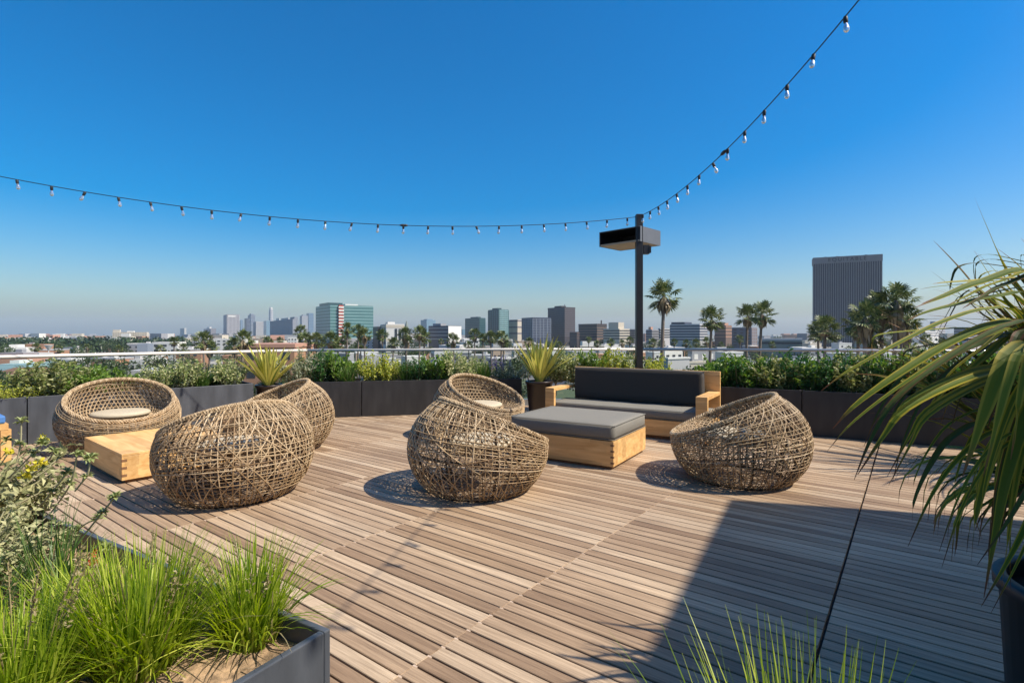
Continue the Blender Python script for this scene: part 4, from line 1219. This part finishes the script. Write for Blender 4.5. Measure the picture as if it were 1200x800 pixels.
# far downtown, left to right
D = 2900
tower('office_tower', 'low wide grey block at the left end of the far downtown skyline', 237, 247, 253, 385, D, 'purple', 'grey', 'slabs', floors=8, roofbox=[(.2,.6,.3,.7,10,'white')])
tower('office_tower', 'tiny white tower alone on the left horizon', 211, 216, 218.5, 384.5, D, 'white', 'grey', 'bands', floors=8)
tw = tower('skyscraper', 'mauve tower with a white strip at its top, leftmost of the downtown group', 262, 266, 280.5, 368.5, D, 'purple', 'pale', 'ribs', floors=9)
lr_, ll_, H_ = tw['_lr'], tw['_ll'], tw['_H']
q_ = MB(); q_.box(-lr_*.42, lr_*.2, -ll_/2-1.3, -ll_/2-.7, H_-13, H_-4); q_.build('sign', CMAT['white'], tw)
tower('skyscraper', 'narrow blue tower touching the right side of the mauve one', 280.8, 282, 284.5, 375, D+250, 'bluegl', 'bluegrey', 'slabs', floors=14)
tower('skyscraper', 'slim dark blue tower, left one of the close pair', 286.5, 289, 293, 373, D+60, 'navy', 'bluegrey', 'slabs', floors=14)
tower('skyscraper', 'blue grey tower with slanted corner, right one of the close pair', 290.5, 294, 299, 369, D+300, 'bluegrey', 'navy', 'slabs', floors=16, roofbox=[(.2,.8,.2,.8,8,'bluegrey')])
tower('office_tower', 'whitish ribbed office tower right of the close blue pair', 297, 300, 308.5, 377, D-250, 'pale', 'grey', 'ribs', floors=8)
tower('skyscraper', 'pale blue glass tower between the whitish tower and the grey slab', 309, 312, 317, 376, D+400, 'bluegl', 'tealt', 'slabs', floors=14)
# the tall round stepped tower
X_, Y_ = (317.6-CX)/F*(D+500), D+500
tt = thing('skyscraper', 'tallest downtown tower, pale and round with a stepped crown', 'building', (X_, Y_, GZ))
Hc = CAMZ+(HY-360)/F*Y_-GZ
b = MB(); b.lathe([(13, 0), (13, Hc*.62), (12, Hc*.62), (12, Hc*.86), (10.5, Hc*.86), (10.5, Hc*.96), (8.5, Hc*.96), (8.5, Hc), (0, Hc)], 24); b.build('wall', CMAT['pale'], tt)
b = MB(); b.lathe([(8.9, Hc*.962), (8.9, Hc*.99), (8.4, Hc*.99)], 24); b.build('crown', CMAT['white'], tt)
for k in range(12):
    b = MB(); r_ = 13.2 if (k+1)/14 < .62 else 12.2
    b.lathe([(r_, Hc*(k+1)/14), (r_, Hc*(k+1.4)/14), (r_-.5, Hc*(k+1.4)/14)], 24); b.build('window_band', CMAT['bluegrey'], tt)
tower('office_tower', 'wide flat grey slab office block in front of the downtown towers', 316.3, 343, 346.5, 374, 1500, 'grey', 'bluegrey', 'bands', floors=16, roofbox=[(.3,.6,.2,.5,5,'pale'), (.4,.55,.6,.75,7,'white')], bandfrac=.45)
tower('office_tower', 'grey tower standing at the right end of the wide grey slab', 340, 345, 349, 371.5, 1620, 'bluegrey', 'grey', 'slabs', floors=14)
tower('skyscraper', 'grey blue pointed tower right of the wide grey slab', 351.5, 354, 360.5, 370, D, 'bluegrey', 'pale', 'ribs', floors=8, roofbox=[(.2,.8,.2,.8,6,'bluegrey')])
tower('skyscraper', 'tall blue tower just left of the teal glass building', 359, 362, 367.5, 367, D+200, 'bluegl', 'navy', 'slabs', floors=16)
# teal glass building with red strip
tw = tower('glass_building', 'large teal glass office building with a red vertical strip', 370, 387, 437.5, 358, 620, 'teal', 'tealt', 'slabs', floors=14, alpha=36, roofbox=[(.02,.35,.2,.8,3.2,'tealdk'), (.45,.75,.3,.8,2.4,'white')])
lr_, ll_, H_ = tw['_lr'], tw['_ll'], tw['_H']
q_ = MB(); q_.box(-lr_/2+lr_*.18, -lr_/2+lr_*.28, -ll_/2-2.6, -ll_/2-.2, 2, H_+.9); rs = q_.build('stair_strip', CMAT['red'], tw)
for k in range(13):
    q_ = MB(); q_.box(-lr_/2+lr_*.17, -lr_/2+lr_*.29, -ll_/2-3.1, -ll_/2-2.62, 5+k*H_/14, 6.6+k*H_/14); q_.build('balcony', CMAT['white'], rs)
q_ = MB(); q_.box(-lr_/2+lr_*.3, lr_/2+1, -ll_/2-3.5, -ll_/2-.25, 0, H_*.27); q_.build('podium', CMAT['grey'], tw)
tower('office_building', 'dark block tucked under the right end of the teal building', 437, 443, 446, 383.5, 600, 'darkbrown', 'navy', 'slabs', floors=8, alpha=30)
tower('office_building', 'white building with dark vertical window strips right of the teal building', 445.5, 452.5, 474, 380.5, 560, 'white', 'cream', 'slabs', floors=2, alpha=20, roofbox=[(.2,.6,.3,.7,2.5,'white')])
tw = scene.objects[-1].parent if scene.objects[-1].parent else None
for o_ in scene.objects:
    if o_.get('label', '').startswith('white building with dark vertical'): tw = o_
lr_, ll_, H_ = tw['_lr'], tw['_ll'], tw['_H']
for (u0, u1) in ((.47, .60), (.68, .8), (.86, .97)):
    q_ = MB(); q_.box(-lr_/2+u0*lr_, -lr_/2+u1*lr_, -ll_/2-.35, -ll_/2-.2, 8, H_*.86); q_.build('window_strip', CMAT['glass'], tw)
for v0 in (.1, .4, .7):
    q_ = MB(); q_.box(-lr_/2-.35, -lr_/2-.2, -ll_/2+v0*ll_, -ll_/2+(v0+.2)*ll_, 8, H_*.9); q_.build('window_strip', CMAT['glass'], tw)
tt = thing('church_spire', 'small dark pointed spire behind the palms right of the white building', 'building', ((476.5-CX)/F*700, 700, GZ))
h1 = CAMZ+(HY-383)/F*700-GZ; h2 = CAMZ+(HY-376)/F*700-GZ
b = MB(); b.lathe([(2.6, 0), (2.6, h1), (2.0, h1+2.5), (.5, h2), (0, h2)], 8); b.build('spire', CMAT['greenroof'], tt)
tower('skyscraper', 'distant pale blue glass tower behind the palms', 493, 500, 510.5, 375, 1900, 'bluegl', 'tealt', 'slabs', floors=16, roofbox=[(.2,.8,.2,.8,3,'bluegl')])
tw = tower('office_building', 'dark glass office with white ledges and a blank white end wall', 502, 525.3, 540, 382.5, 560, 'navy', 'white', 'bands', floors=7, alpha=52, bandfrac=.12, roofbox=[(.2,.6,.5,.9,2.4,'grey')])
lr_, ll_, H_ = tw['_lr'], tw['_ll'], tw['_H']
q_ = MB(); q_.box(-lr_/2-.3, lr_/2+.3, -ll_/2-.5, -ll_/2-.2, 0, H_+.5); q_.build('end_wall', CMAT['white'], tw)
tower('office_building', 'small blue glass block just right of the white end wall', 539.5, 542, 546, 386.5, 1100, 'bluegl', 'teal', 'slabs', floors=8)
tower('glass_tower', 'dark teal glass tower, shorter of the two teal towers', 545, 562, 569, 373, 850, 'tealdk', 'teal', 'slabs', floors=16, roofbox=[(.2,.7,.2,.7,2,'tealdk')])
tower('glass_tower', 'tall teal glass tower with a bright right face', 572, 584.5, 596, 363, 880, 'tealdk', 'teal', 'grid', floors=18, roofbox=[(.1,.5,.2,.7,2.5,'tealdk')])
for o_ in scene.objects:
    if o_.get('label', '').startswith('tall teal glass tower with'): tw = o_
lr_, ll_, H_ = tw['_lr'], tw['_ll'], tw['_H']
for k in range(17):
    q_ = MB(); q_.box(-lr_/2+1, lr_/2-1, -ll_/2-.45, -ll_/2-.3, 6+k*H_/18.5, 6+k*H_/18.5+H_/30); q_.build('window_band', CMAT['tealt'], tw)
tower('office_tower', 'slim tower with dark left side and cream right side between teal tower and navy block', 595.5, 606.5, 612.5, 375, 900, 'cream', 'purple', 'slabs', floors=4, alpha=40)
tower('office_tower', 'navy office block with a pale gridded right face', 611.5, 624.3, 645.5, 373, 800, 'navy', 'bluegrey', 'grid', floors=17, alpha=24, topcap=('navy', 1.6))
tower('office_tower', 'tallest dark brown office tower left of the lamp post', 642, 661.8, 674, 361.5, 860, 'darkbrown', 'purple', 'slabs', floors=18, topcap=('darkbrown', 2.5), roofbox=[(.0,.45,.2,.6,4,'darkbrown'), (.5,.53,.3,.33,7,'grey')])
tower('office_building', 'low dark brown annex between the dark tower and the brown stepped building', 667.5, 676, 679, 389.5, 700, 'darkbrown', 'brown', 'slabs', floors=6)
tower('office_building', 'brown building with dark window columns and a mast on the roof', 678, 699.5, 711, 381, 700, 'brown', 'glass', 'bands', floors=9, topcap=('darkbrown', 2.0), roofbox=[(.85,.9,.2,.24,6,'darkbrown')])
tower('office_building', 'cream building striped with dark window bands, left of the lamp post', 707, 726, 738, 386, 620, 'cream', 'glass', 'bands', floors=8, roofbox=[(.05,.6,.1,.7,7.5,'cream')], bandfrac=.42)
tower('office_building', 'plain grey block just left of the lamp post', 737, 744, 751, 386.5, 640, 'grey', 'dkgrey', 'bands', floors=9)
tower('office_building', 'low grey block right of the lamp post behind the tall palm', 757, 764, 772, 387, 600, 'grey', 'dkgrey', 'bands', floors=8, roofbox=[(.1,.4,.3,.7,3,'salmon')])
tower('office_building', 'pale block squeezed left of the banded white office', 771, 774, 785, 385.5, 620, 'pale', 'glass', 'bands', floors=9)
tower('office_building', 'long white office with dark window bands right of the tall palm', 785, 820, 829, 380.5, 560, 'pale', 'navy', 'bands', floors=10, alpha=50, roofbox=[(.0,.9,.5,.95,2.2,'navy')], bandfrac=.5)
tower('office_building', 'brown brick building, left wing of the pair behind two palms', 837.5, 850.5, 857.5, 382, 520, 'brown', 'salmon', 'slabs', floors=8, roofbox=[(.2,.8,.2,.8,2.2,'salmon')])
tower('office_building', 'brown building with a lit right edge, right wing of the pair behind two palms', 857.5, 881, 887.5, 384.5, 540, 'purple', 'brown', 'windows', floors=8, alpha=48)
tower('office_building', 'long low grey green building with a flat roof left of the dark tower', 889, 940, 951, 399, 420, 'greenroof', 'glass', 'bands', floors=3, alpha=62, topcap=('pale', 1.6), bandfrac=.35)
# the dark ribbed tower with the sign
tw = tower('ribbed_tower', 'big dark ribbed office tower with a lettered grey top band at the right', 953.5, 1033.5, 1037, 305.5, 760, 'ribdk', 'rib', 'ribs', floors=30, alpha=64, depth=24)
lr_, ll_, H_ = tw['_lr'], tw['_ll'], tw['_H']
q_ = MB(); q_.box(-lr_/2-.9, lr_/2+.9, -ll_/2-.9, ll_/2+.9, H_, H_+9.5); tb = q_.build('top_band', CMAT['rib'], tw)
for v0 in (.2, .62, .8):
    q_ = MB(); q_.box(-lr_*.3, lr_*.3, -ll_/2+v0*ll_, -ll_/2+v0*ll_+3, H_+9.5, H_+10.6); q_.build('roof_unit', CMAT['dkgrey'], tw)
fc = bpy.data.curves.new('sign_lettering', 'FONT'); fc.body = 'EQUITABLE'; fc.size = 7.4; fc.extrude = .25; fc.align_x = 'CENTER'; fc.align_y = 'CENTER'; fc.space_character = 1.35
ftmp = bpy.data.objects.new('lettering_source', fc); COL.objects.link(ftmp)
bpy.context.view_layer.update()
fme = bpy.data.meshes.new_from_object(ftmp.evaluated_get(bpy.context.evaluated_depsgraph_get()))
bpy.data.objects.remove(ftmp)
fo = bpy.data.objects.new('sign_lettering', fme); COL.objects.link(fo); fo.parent = tb
fo.data.materials.clear(); fo.data.materials.append(CMAT['ribdk'])
fo.location = (-lr_/2-1.2, 0, H_+4.7); fo.rotation_euler = (R(90), 0, R(-90))
tower('office_building', 'small grey tower far off behind the drooping leaves', 1090, 1096, 1108, 377, 1100, 'grey', 'pale', 'slabs', floors=8)
tower('office_building', 'low white block far off behind the drooping leaves', 1078, 1084, 1100, 388.5, 900, 'white', 'grey', 'bands', floors=5)
tower('office_building', 'pale block hidden among the drooping leaves near the right frame edge', 1118, 1135, 1175, 384, 700, 'pale', 'glass', 'bands', floors=8)

# low-rise pieces that can be told apart
def low(label, pl, pr, ytop, Y, wall, band='glass', style='windows', floors=2, alpha=12, depth=14, topcap=None, name='low_building', roofbox=None, pc=None, group=None):
    return tower(name, label, pl, pl+.16*(pr-pl) if pc is None else pc, pr, ytop, Y, wall, band, style, floors, alpha, depth, topcap, roofbox, group=group)
low('long orange brick building with dark windows behind the left striped plant', 196, 345, 407, 120, 'brick', floors=4, alpha=4, pc=284, topcap=('salmon', .8))
low('white hospital-like complex with a tower on the left horizon', 124, 172, 389.5, 1300, 'cream', 'tan', 'windows', 6, 15, roofbox=[(.0,.2,.2,.6,6,'cream'), (.4,.6,.3,.7,3,'white')])
low('white flat building with small dark windows above the rail left of the grey slab', 247, 285, 398, 560, 'white', floors=4, alpha=8)
low('long white two storey building left above the pale rail', 172, 208, 402, 420, 'white', floors=3, alpha=6)
low('grey steel shed left of the long white building', 158, 173, 404, 380, 'bluegrey', 'pale', 'slabs', 3, 20)
low('white stepped house over the rail at the far left', 0, 31, 409, 330, 'white', floors=3, alpha=20, roofbox=[(.1,.5,.2,.8,1.8,'white')])
low('long salmon pink building at the far left below the rail', -20, 32, 420.5, 215, 'salmon', 'brick', 'slabs', 2, 8)
low('aqua flat roofed building at the far left', -10, 34, 430, 170, 'tealroof', floors=2, alpha=14, roofbox=[(.2,.5,.2,.7,1,'white')])
h_ = low('white house with a brown pitched roof at the far left', -30, 37, 446, 140, 'white', floors=2, alpha=10, depth=16)
lr_, ll_, H_ = h_['_lr'], h_['_ll'], h_['_H']
b = MB(); x, y = lr_/2+.8, ll_/2+.8
b.add([(-x,-y,H_+.92),(x,-y,H_+.92),(x,y,H_+.92),(-x,y,H_+.92),(-x*.55,0,H_+3.0),(x*.55,0,H_+3.0)], [(0,1,5,4),(1,2,5),(2,3,4,5),(3,0,4),(3,2,1,0)]); b.build('roof', CMAT['roofbrown'], h_)
low('white building with rooftop boxes seen through the gap above the round chair', 146, 176, 424, 200, 'white', floors=2, alpha=10, roofbox=[(.1,.35,.2,.6,1.6,'pale'), (.5,.8,.3,.7,1.2,'white')])
low('white flat roofed shed behind the round chair rim', 142, 182, 438, 150, 'pale', floors=2, alpha=10)
low('small white block beside the downtown slab above the rail', 335, 348, 396, 600, 'white', floors=4)
low('cream house left of the teal building palms', 318, 333, 400.5, 480, 'cream', floors=3)
low('white arched building between the palms below the teal towers', 540, 562, 398, 520, 'white', floors=3, alpha=8)
low('tan low house under the palms right of the purple flowers', 575, 592, 413, 260, 'tan', floors=2)
low('white low depot between the dark tower and the cream banded building', 680, 696, 401, 480, 'white', 'bluegrey', 'slabs', 2)
low('small white house with a roof gable left of the dark tower foot', 600, 612, 403.5, 430, 'white', floors=2)
low('white house right of the lamp post below the rail', 775, 800, 412, 240, 'white', floors=2, alpha=30)
low('grey flat roof building right of the lamp post, seen over the sofa back', 778, 808, 421, 150, 'pale', 'grey', 'slabs', 2, 30, topcap=('white', .5))
low('grey apartment house with balconies behind the railing above the sofa arm', 806, 838, 411, 190, 'grey', 'white', 'windows', 3, 25)
low('pale apartment house left of the brown pair below the rail', 838, 852, 409, 240, 'pale', floors=3)
low('white cube house below the long low grey building', 925, 945, 408, 330, 'white', floors=2)
low('white garage with a low roof left of the dark tower foot', 933, 960, 421, 170, 'white', 'pale', 'slabs', 2)
low('white flat roofed block right of the teal building foot below the rail', 420, 446, 419, 190, 'pale', 'grey', 'windows', 2, 20)
low('white flat roofed block seen between the yellow shrub and the green bush', 470, 500, 421, 170, 'white', 'grey', 'windows', 2, 20)
low('white single storey building behind the cream and green shrub', 505, 530, 412, 260, 'white', floors=2)

# satellite-like white canopy
tt = thing('white_canopy', 'white funnel shaped canopy standing among dark trees at the left', 'canopy', ((57-CX)/F*330, 330, GZ))
zt = CAMZ+(HY-404)/F*330-GZ
b = MB(); b.lathe([(.25, 0), (.25, zt-3.5), (2.4, zt), (2.3, zt+.05), (.2, zt-3.2), (0, zt-3.2)], 20); b.build('funnel', CMAT['white'], tt)

# the repeating city: low houses
ZN = [(-60, 180, 'beyond the left planters'), (180, 370, 'behind the left striped plant'), (370, 620, 'behind the middle shrubs'), (620, 780, 'beyond the sofa'), (780, 960, 'right of the lamp post'), (960, 1240, 'behind the right hedge')]
hc = [('white', 'white'), ('cream', 'cream'), ('pale', 'pale grey'), ('tan', 'tan'), ('white', 'white'), ('brick', 'orange brick'), ('grey', 'grey')]
q = random.Random(77)
cands = []
for i in range(2500):
    Y = 190*math.exp(q.random()*2.4)
    px = q.uniform(-60, 1240)
    X = (px-CX)/F*Y
    sz = q.uniform(7, 13)*(1+Y/900)
    if any((X-a)**2+(Y-b_)**2 < (sz+c_)**2*.42 for a, b_, c_ in cands): continue
    cands.append((X, Y, sz))
    if len(cands) > 235: break
for (X, Y, sz) in cands:
    px = CX+X/Y*F
    zn = next((z for a, b_, z in ZN if a <= px < b_), ZN[-1][2])
    m_, cn = q.choice(hc)
    H_ = q.choice((4.5, 7.5, 7.5, 9, 11)) if Y < 600 else q.choice((7, 10, 13))
    t = thing('low_building', f'low {cn} flat roofed building in the city {zn}', 'building', (X, Y, GZ), q.choice((.2, .25, .3, -.2))+q.uniform(-.1, .1), f'low {cn} buildings {zn}')
    wx, wy = sz, sz*q.uniform(.6, 1.0)
    b = MB(); b.box(-wx/2, wx/2, -wy/2, wy/2, 0, H_); b.build('wall', CMAT[m_], t)
    b = MB(); b.box(-wx/2-.15, wx/2+.15, -wy/2-.15, wy/2+.15, H_+.002, H_+.7); b.build('parapet', CMAT[q.choice(('white', 'pale', m_))], t)
    if Y < 700:
        nf = max(1, int(H_/3.4)); nw = max(2, int(wx/4.5))
        for f_ in range(nf):
            for k in range(nw):
                b = MB(); s0 = -wx/2+(k+.5)*wx/nw; b.box(s0-.8, s0+.8, -wy/2-.06, -wy/2-.004, f_*3.4+1.2, f_*3.4+2.6); b.build('window', CMAT['glass'], t)
    if q.random() < .6:
        b = MB(); u = q.uniform(-.3, .2)*wx; b.box(u, u+2.4, -1.2, 1.2, H_+.71, H_+2.0); b.build('roof_unit', CMAT[q.choice(('pale', 'grey', 'white'))], t)

# ------------------------------------------------------------------ palms
def palm_crown(seed, nf=46, r=2.2):
    q = random.Random(seed); mb = MB()
    for i in range(nf):
        an = q.random()*6.283; el = q.uniform(-.75, 1.45)
        d = Vector((math.cos(an)*math.cos(el), math.sin(an)*math.cos(el), math.sin(el)))
        L_ = r*q.uniform(.45, .75)
        c = d*L_; c.z -= .12*r*max(0, 1-el)*.5
        s_ = d.cross(Vector((0, 0, 1))).normalized(); u = s_.cross(d)
        tl = q.uniform(-.5, .5); s_ = (s_*math.cos(tl)+u*math.sin(tl)); u = s_.cross(d)
        w_ = .03
        mb.add([s_*w_, -s_*w_, c-s_*w_, c+s_*w_], [(0, 1, 2, 3)])
        fr = r*q.uniform(.34, .48); nS = 10
        for k in range(nS):
            a_ = (k/(nS-1)-.5)*3.9
            dd_ = d*math.cos(a_)+s_*math.sin(a_)
            e_ = c+dd_*fr*(1 if abs(a_) < 1.4 else .75)-Vector((0, 0, fr*.28*(.4+abs(a_)/2)))
            pr_ = (s_*math.cos(a_)-d*math.sin(a_))*fr*.10
            mid = c.lerp(e_, .55)+Vector((0, 0, fr*.05))
            mb.add([c, mid+pr_, e_, mid-pr_], [(0, 1, 2, 3)])
    return mb
def palm_skirt(seed, r=2.2):
    q = random.Random(seed); mb = MB()
    for i in range(60):
        an = q.random()*6.283; L_ = r*q.uniform(.5, 1.0); w_ = r*.10
        o_ = Vector((math.cos(an), math.sin(an), 0)); s_ = Vector((-o_.y, o_.x, 0))
        a = o_*.18*r*.6+Vector((0, 0, -.05*r)); b_ = o_*r*q.uniform(.2, .42)+Vector((0, 0, -L_*.55)); c = o_*r*q.uniform(.12, .3)+Vector((0, 0, -L_))
        mb.add([a, b_+s_*w_, c, b_-s_*w_], [(0, 1, 2, 3)])
    return mb
crowns = []
def palm(px, py, dpx, realD, label, lean=0.0, skirt=1.0, group='palms beyond the railing'):
    Y = F*realD/dpx
    zc = CAMZ+(HY-py)/F*Y; X = (px-CX)/F*Y
    t = thing('palm_tree', label, 'palm tree', (X-lean, Y, GZ), 0, group)
    Hh = zc-GZ
    b = MB(); n_ = 10
    pts = [Vector((lean*(k/n_)**1.5, 0, Hh*k/n_)) for k in range(n_+1)]
    b.tube(pts, [(.36-.16*k/n_)*realD/4.4 for k in range(n_+1)], 8); b.build('trunk', M['trunk'], t, smooth=True)
    k = len(crowns) % 3
    if len(crowns) < 3:
        c = palm_crown(100+k).build('crown', LM['palm'], t); s_ = palm_skirt(200+k).build('dead_fronds', LM['palmdead'], t)
        crowns.append((c, s_))
    else:
        c0_, s0_ = crowns[k]; crowns.append((c0_, s0_))
        c = c0_.copy(); s_ = s0_.copy(); COL.objects.link(c); COL.objects.link(s_); c.parent = t; s_.parent = t
    sc_ = realD/4.4*1.15
    c.location = (lean, 0, Hh); s_.location = (lean, 0, Hh); c.scale = (sc_,)*3; s_.scale = (sc_*.9, sc_*.9, sc_*skirt)
    c.rotation_euler = (0, 0, rnd.random()*6.28); s_.rotation_euler = (0, 0, rnd.random()*6.28)
    return t
palm(778, 347, 39, 4.6, 'tallest single palm, just right of the lamp post', .6, 1.1)
palm(834, 374, 31, 4.4, 'single palm in front of the gap right of the long white office', .7, .9)
palm(876, 370, 28, 4.4, 'left palm of the close pair in front of the brown building', .5, 1.0)
palm(893, 368, 31, 4.6, 'right palm of the close pair, slightly leaning', 1.0, 1.0)
palm(959, 390, 26, 4.2, 'small palm left of the one before the dark ribbed tower edge', .1, .6)
palm(967, 386, 34, 4.4, 'palm in front of the left edge of the dark ribbed tower', .3, .5)
palm(1006, 380, 34, 4.4, 'bushy palm left in the big cluster before the dark tower', .2, 1.3)
palm(1020, 392, 36, 4.2, 'lowest bushy palm in the big cluster with hanging brown fronds', .0, 1.5)
palm(1034, 360, 40, 4.6, 'middle palm of the big cluster', .3, 1.3)
palm(1050, 352, 42, 4.6, 'tallest palm of the big cluster, at its right', .5, 1.4)
palm(1014, 372, 40, 4.4, 'bushy palm filling the middle of the big cluster', .2, 1.5)
palm(1060, 384, 34, 4.2, 'low palm at the right edge of the big cluster', .0, 1.5)
palm(1056, 372, 40, 4.4, 'shadowed palm behind the tallest of the big cluster', .2, 1.4)
PL = [(42.5,407,11),(69,409,10),(139,409,10),(102,407,9),(188,409,11),(204,400,12),(215,408,13),(238,399,23),(246,408,19),(275,404,19),(284,398,25),(314,401,14),(328,399,9),(352,389,17),(358,398,18),(371,399,20),(388,399,22),(396,403,16),(407,385,16),(405,398,14),(420,388,17),(427,392,18),(423,403,15),(448,393,15),(461,402,15),(475,392,18),(477,399,14),(492,390,18),(497,395,17),(531,399,18),(549,405,12),(556,392,15),(566,396,12),(575,396,17),(588,396,18),(590,402,13),(517,400,7),(690,398,8),(700,403,9),(716,401,10),(729,402,9),(738,399,10),(765,402,12),(775,402,9),(790,401,9),(804,402,10),(816,402,11),(828,400,11),(867,397,10),(845,404,8),(905,404,9),(620,401,12),(655,404,9),(1085,398,14),(1105,402,12)]
nm = ['above the pale rail', 'with a bushy skirt', 'with a thin trunk', 'half behind its neighbour', 'with a ragged crown']
def where(px):
    for a, s_ in ((60,'at the far left before the dark trees'),(125,'left of the white complex'),(175,'below the white complex'),(212,'before the long white building'),(228,'left of the orange brick building'),(262,'over the left part of the orange brick building'),(300,'over the middle of the orange brick building'),(340,'before the grey downtown slab'),(365,'left of the teal building'),(392,'below the left part of the teal building'),(412,'right beside the red strip of the teal building'),(440,'below the right part of the teal building'),(455,'before the white building with dark strips'),(485,'by the small dark spire'),(512,'left of the dark office with white ledges'),(540,'before the blank white end wall'),(560,'before the shorter teal tower'),(580,'between the two teal towers'),(600,'below the bright face of the tall teal tower'),(640,'behind the second striped plant'),(672,'below the tallest dark brown tower'),(695,'below the brown building with the mast'),(722,'below the cream banded building'),(745,'just left of the lamp post'),(770,'just right of the lamp post'),(798,'below the long white office'),(823,'below the right end of the long white office'),(850,'left of the brown pair'),(885,'below the brown pair'),(920,'right of the close palm pair'),(1095,'right of the big palm cluster')):
        if px < a: return s_
    return 'among the drooping leaf tips'
cnt = {}
plist = [(where(p[0]), p) for p in PL]
for wh, p in plist: cnt.setdefault(wh, []).append(p)
for wh, ps in cnt.items():
    ps = sorted(ps, key=lambda p: -p[2])
    for i, p in enumerate(ps):
        pre = 'palm' if len(ps) == 1 else ('largest palm' if i == 0 else ('smallest palm' if i == len(ps)-1 else 'middle sized palm'))
        if len(ps) > 3 and 0 < i < len(ps)-1: pre = ['second largest palm', 'third largest palm', 'fourth largest palm'][i-1]
        palm(p[0], p[1], p[2], 4.2, f'{pre} {wh}', rnd.uniform(-.5, .5), rnd.uniform(.7, 1.4), 'small palms on the skyline')

# ------------------------------------------------------------------ round trees in the city
def tree_proto(seed, mat):
    q = random.Random(seed); fo, tr = MB(), MB()
    tr.tube([(0, 0, 0), (.1, 0, 2.2), (.2, .1, 4.2)], [.3, .24, .14], 7, caps=False)
    for k in range(7):
        an = q.random()*6.28; rr = q.uniform(1.2, 2.6)
        c = Vector((math.cos(an)*rr, math.sin(an)*rr, q.uniform(4.2, 7.2)))
        tr.tube([(.1, 0, 2.6), Vector((.1, 0, 3.4)).lerp(c, .6), c], [.14, .09, .04], 5, caps=False)
        R_ = q.uniform(1.1, 1.9)
        for m_ in range(130):
            d = rvec(q); p = c+d*R_*(.55+.45*q.random()); p.z = c.z+(p.z-c.z)*.8
            leaf(fo, p, d+rvec(q)*.8, rvec(q)+Vector((0, 0, .5)), q.uniform(.35, .7), q.uniform(.25, .4))
    t = thing('tree', 'x', 'tree'); fo.build('crown', mat, t); tr.build('trunk', M['bark'], t); return t
tps = [tree_proto(1, LM['tree']), tree_proto(2, LM['tree']), tree_proto(3, LM['tree2']), tree_proto(4, LM['tree2'])]
us = set(); q = random.Random(31); nT = 0; tries = 0
while nT < 285 and tries < 4000:
    tries += 1
    Y = 110*math.exp(q.random()*2.4); px = q.uniform(-50, 1230); X = (px-CX)/F*Y
    if any(abs(X-a) < c_*.75+3 and abs(Y-b_) < c_*.75+3 for a, b_, c_ in cands): continue
    k = q.randrange(4) ; pr = tps[k]
    o = pr if k not in us else copy_tree(pr); us.add(k)
    s_ = q.uniform(.75, 1.35)
    o.location = (X, Y, GZ); o.rotation_euler = (0, 0, q.random()*6.28); s_ *= 1.15; o.scale = (s_*1.1, s_*1.1, s_)
    zn = next((z for a, b_, z in ZN if a <= px < b_), ZN[-1][2])
    sh_ = 'dark green' if k < 2 else 'mid green'
    tag(o, f'{sh_} leafy tree among the low houses {zn}', 'tree', f'{sh_} city trees {zn}')
    nT += 1
# far wood that reads as one mass: clumps of big leaf faces
fw_ = MB(); q = random.Random(44)
def clump(X, Y, H_, R_, nl, sz):
    for m_ in range(nl):
        d = rvec(q); d.z = abs(d.z)*1.0
        p = Vector((X+d.x*R_, Y+d.y*R_, GZ+H_*(.25+.75*d.z)*q.uniform(.7, 1)))
        a = rvec(q)*sz; b_ = rvec(q)*sz
        fw_.add([p-a*.5, p+b_*.5, p+a*.5, p-b_*.5], [(0, 1, 2, 3)])
for i in range(190):                                 # dark belt at the left
    px = q.uniform(-60, 215); Y = q.uniform(430, 800); clump((px-CX)/F*Y, Y, q.uniform(11, 17), q.uniform(6, 11), 60, 3.2)
for i in range(330):
    px = q.uniform(-60, 1260); Y = q.uniform(800, 2600); clump((px-CX)/F*Y, Y, q.uniform(9, 15), q.uniform(8, 15), 34, 5)
tag(fw_.build('distant_trees', LM['tree']), 'dark belt of far trees running along the horizon', 'woods', kind='stuff')
fb = MB()
mats_ = ['white', 'cream', 'pale', 'salmon', 'grey']
for i in range(520):
    px = q.uniform(-60, 1260); Y = q.uniform(900, 4200); X = (px-CX)/F*Y; s_ = q.uniform(14, 40)
    Mx = Matrix.Translation((X, Y, GZ)) @ Matrix.Rotation(q.uniform(-.3, .5), 4, 'Z')
    fb.box(-s_/2, s_/2, -s_*.3, s_*.3, 0, q.choice((8, 11, 14, 17, 20)), q.randrange(5), Mx)
tag(fb.build('distant_buildings', [CMAT[m_] for m_ in mats_]), 'mass of small far pale buildings along the horizon', 'city', kind='stuff')

for o_ in list(scene.objects):
    for k_ in ('_lr', '_ll', '_H'):
        if k_ in o_: del o_[k_]

# ------------------------------------------------------------------ air
hz = MB(); hz.box(-9400, 9400, -9400, 9400, GZ-1, 260)
mh = bpy.data.materials.new('haze'); mh.use_nodes = True
nt = mh.node_tree; nt.nodes.remove(nt.nodes['Principled BSDF'])
pv = nt.nodes.new('ShaderNodeVolumePrincipled'); pv.inputs['Color'].default_value = (.74,.87,1.0,1); pv.inputs['Density'].default_value = 0.75e-4; pv.inputs['Anisotropy'].default_value = .1
nt.links.new(pv.outputs[0], nt.nodes['Material Output'].inputs['Volume'])
tag(hz.build('haze', mh), kind='stuff')
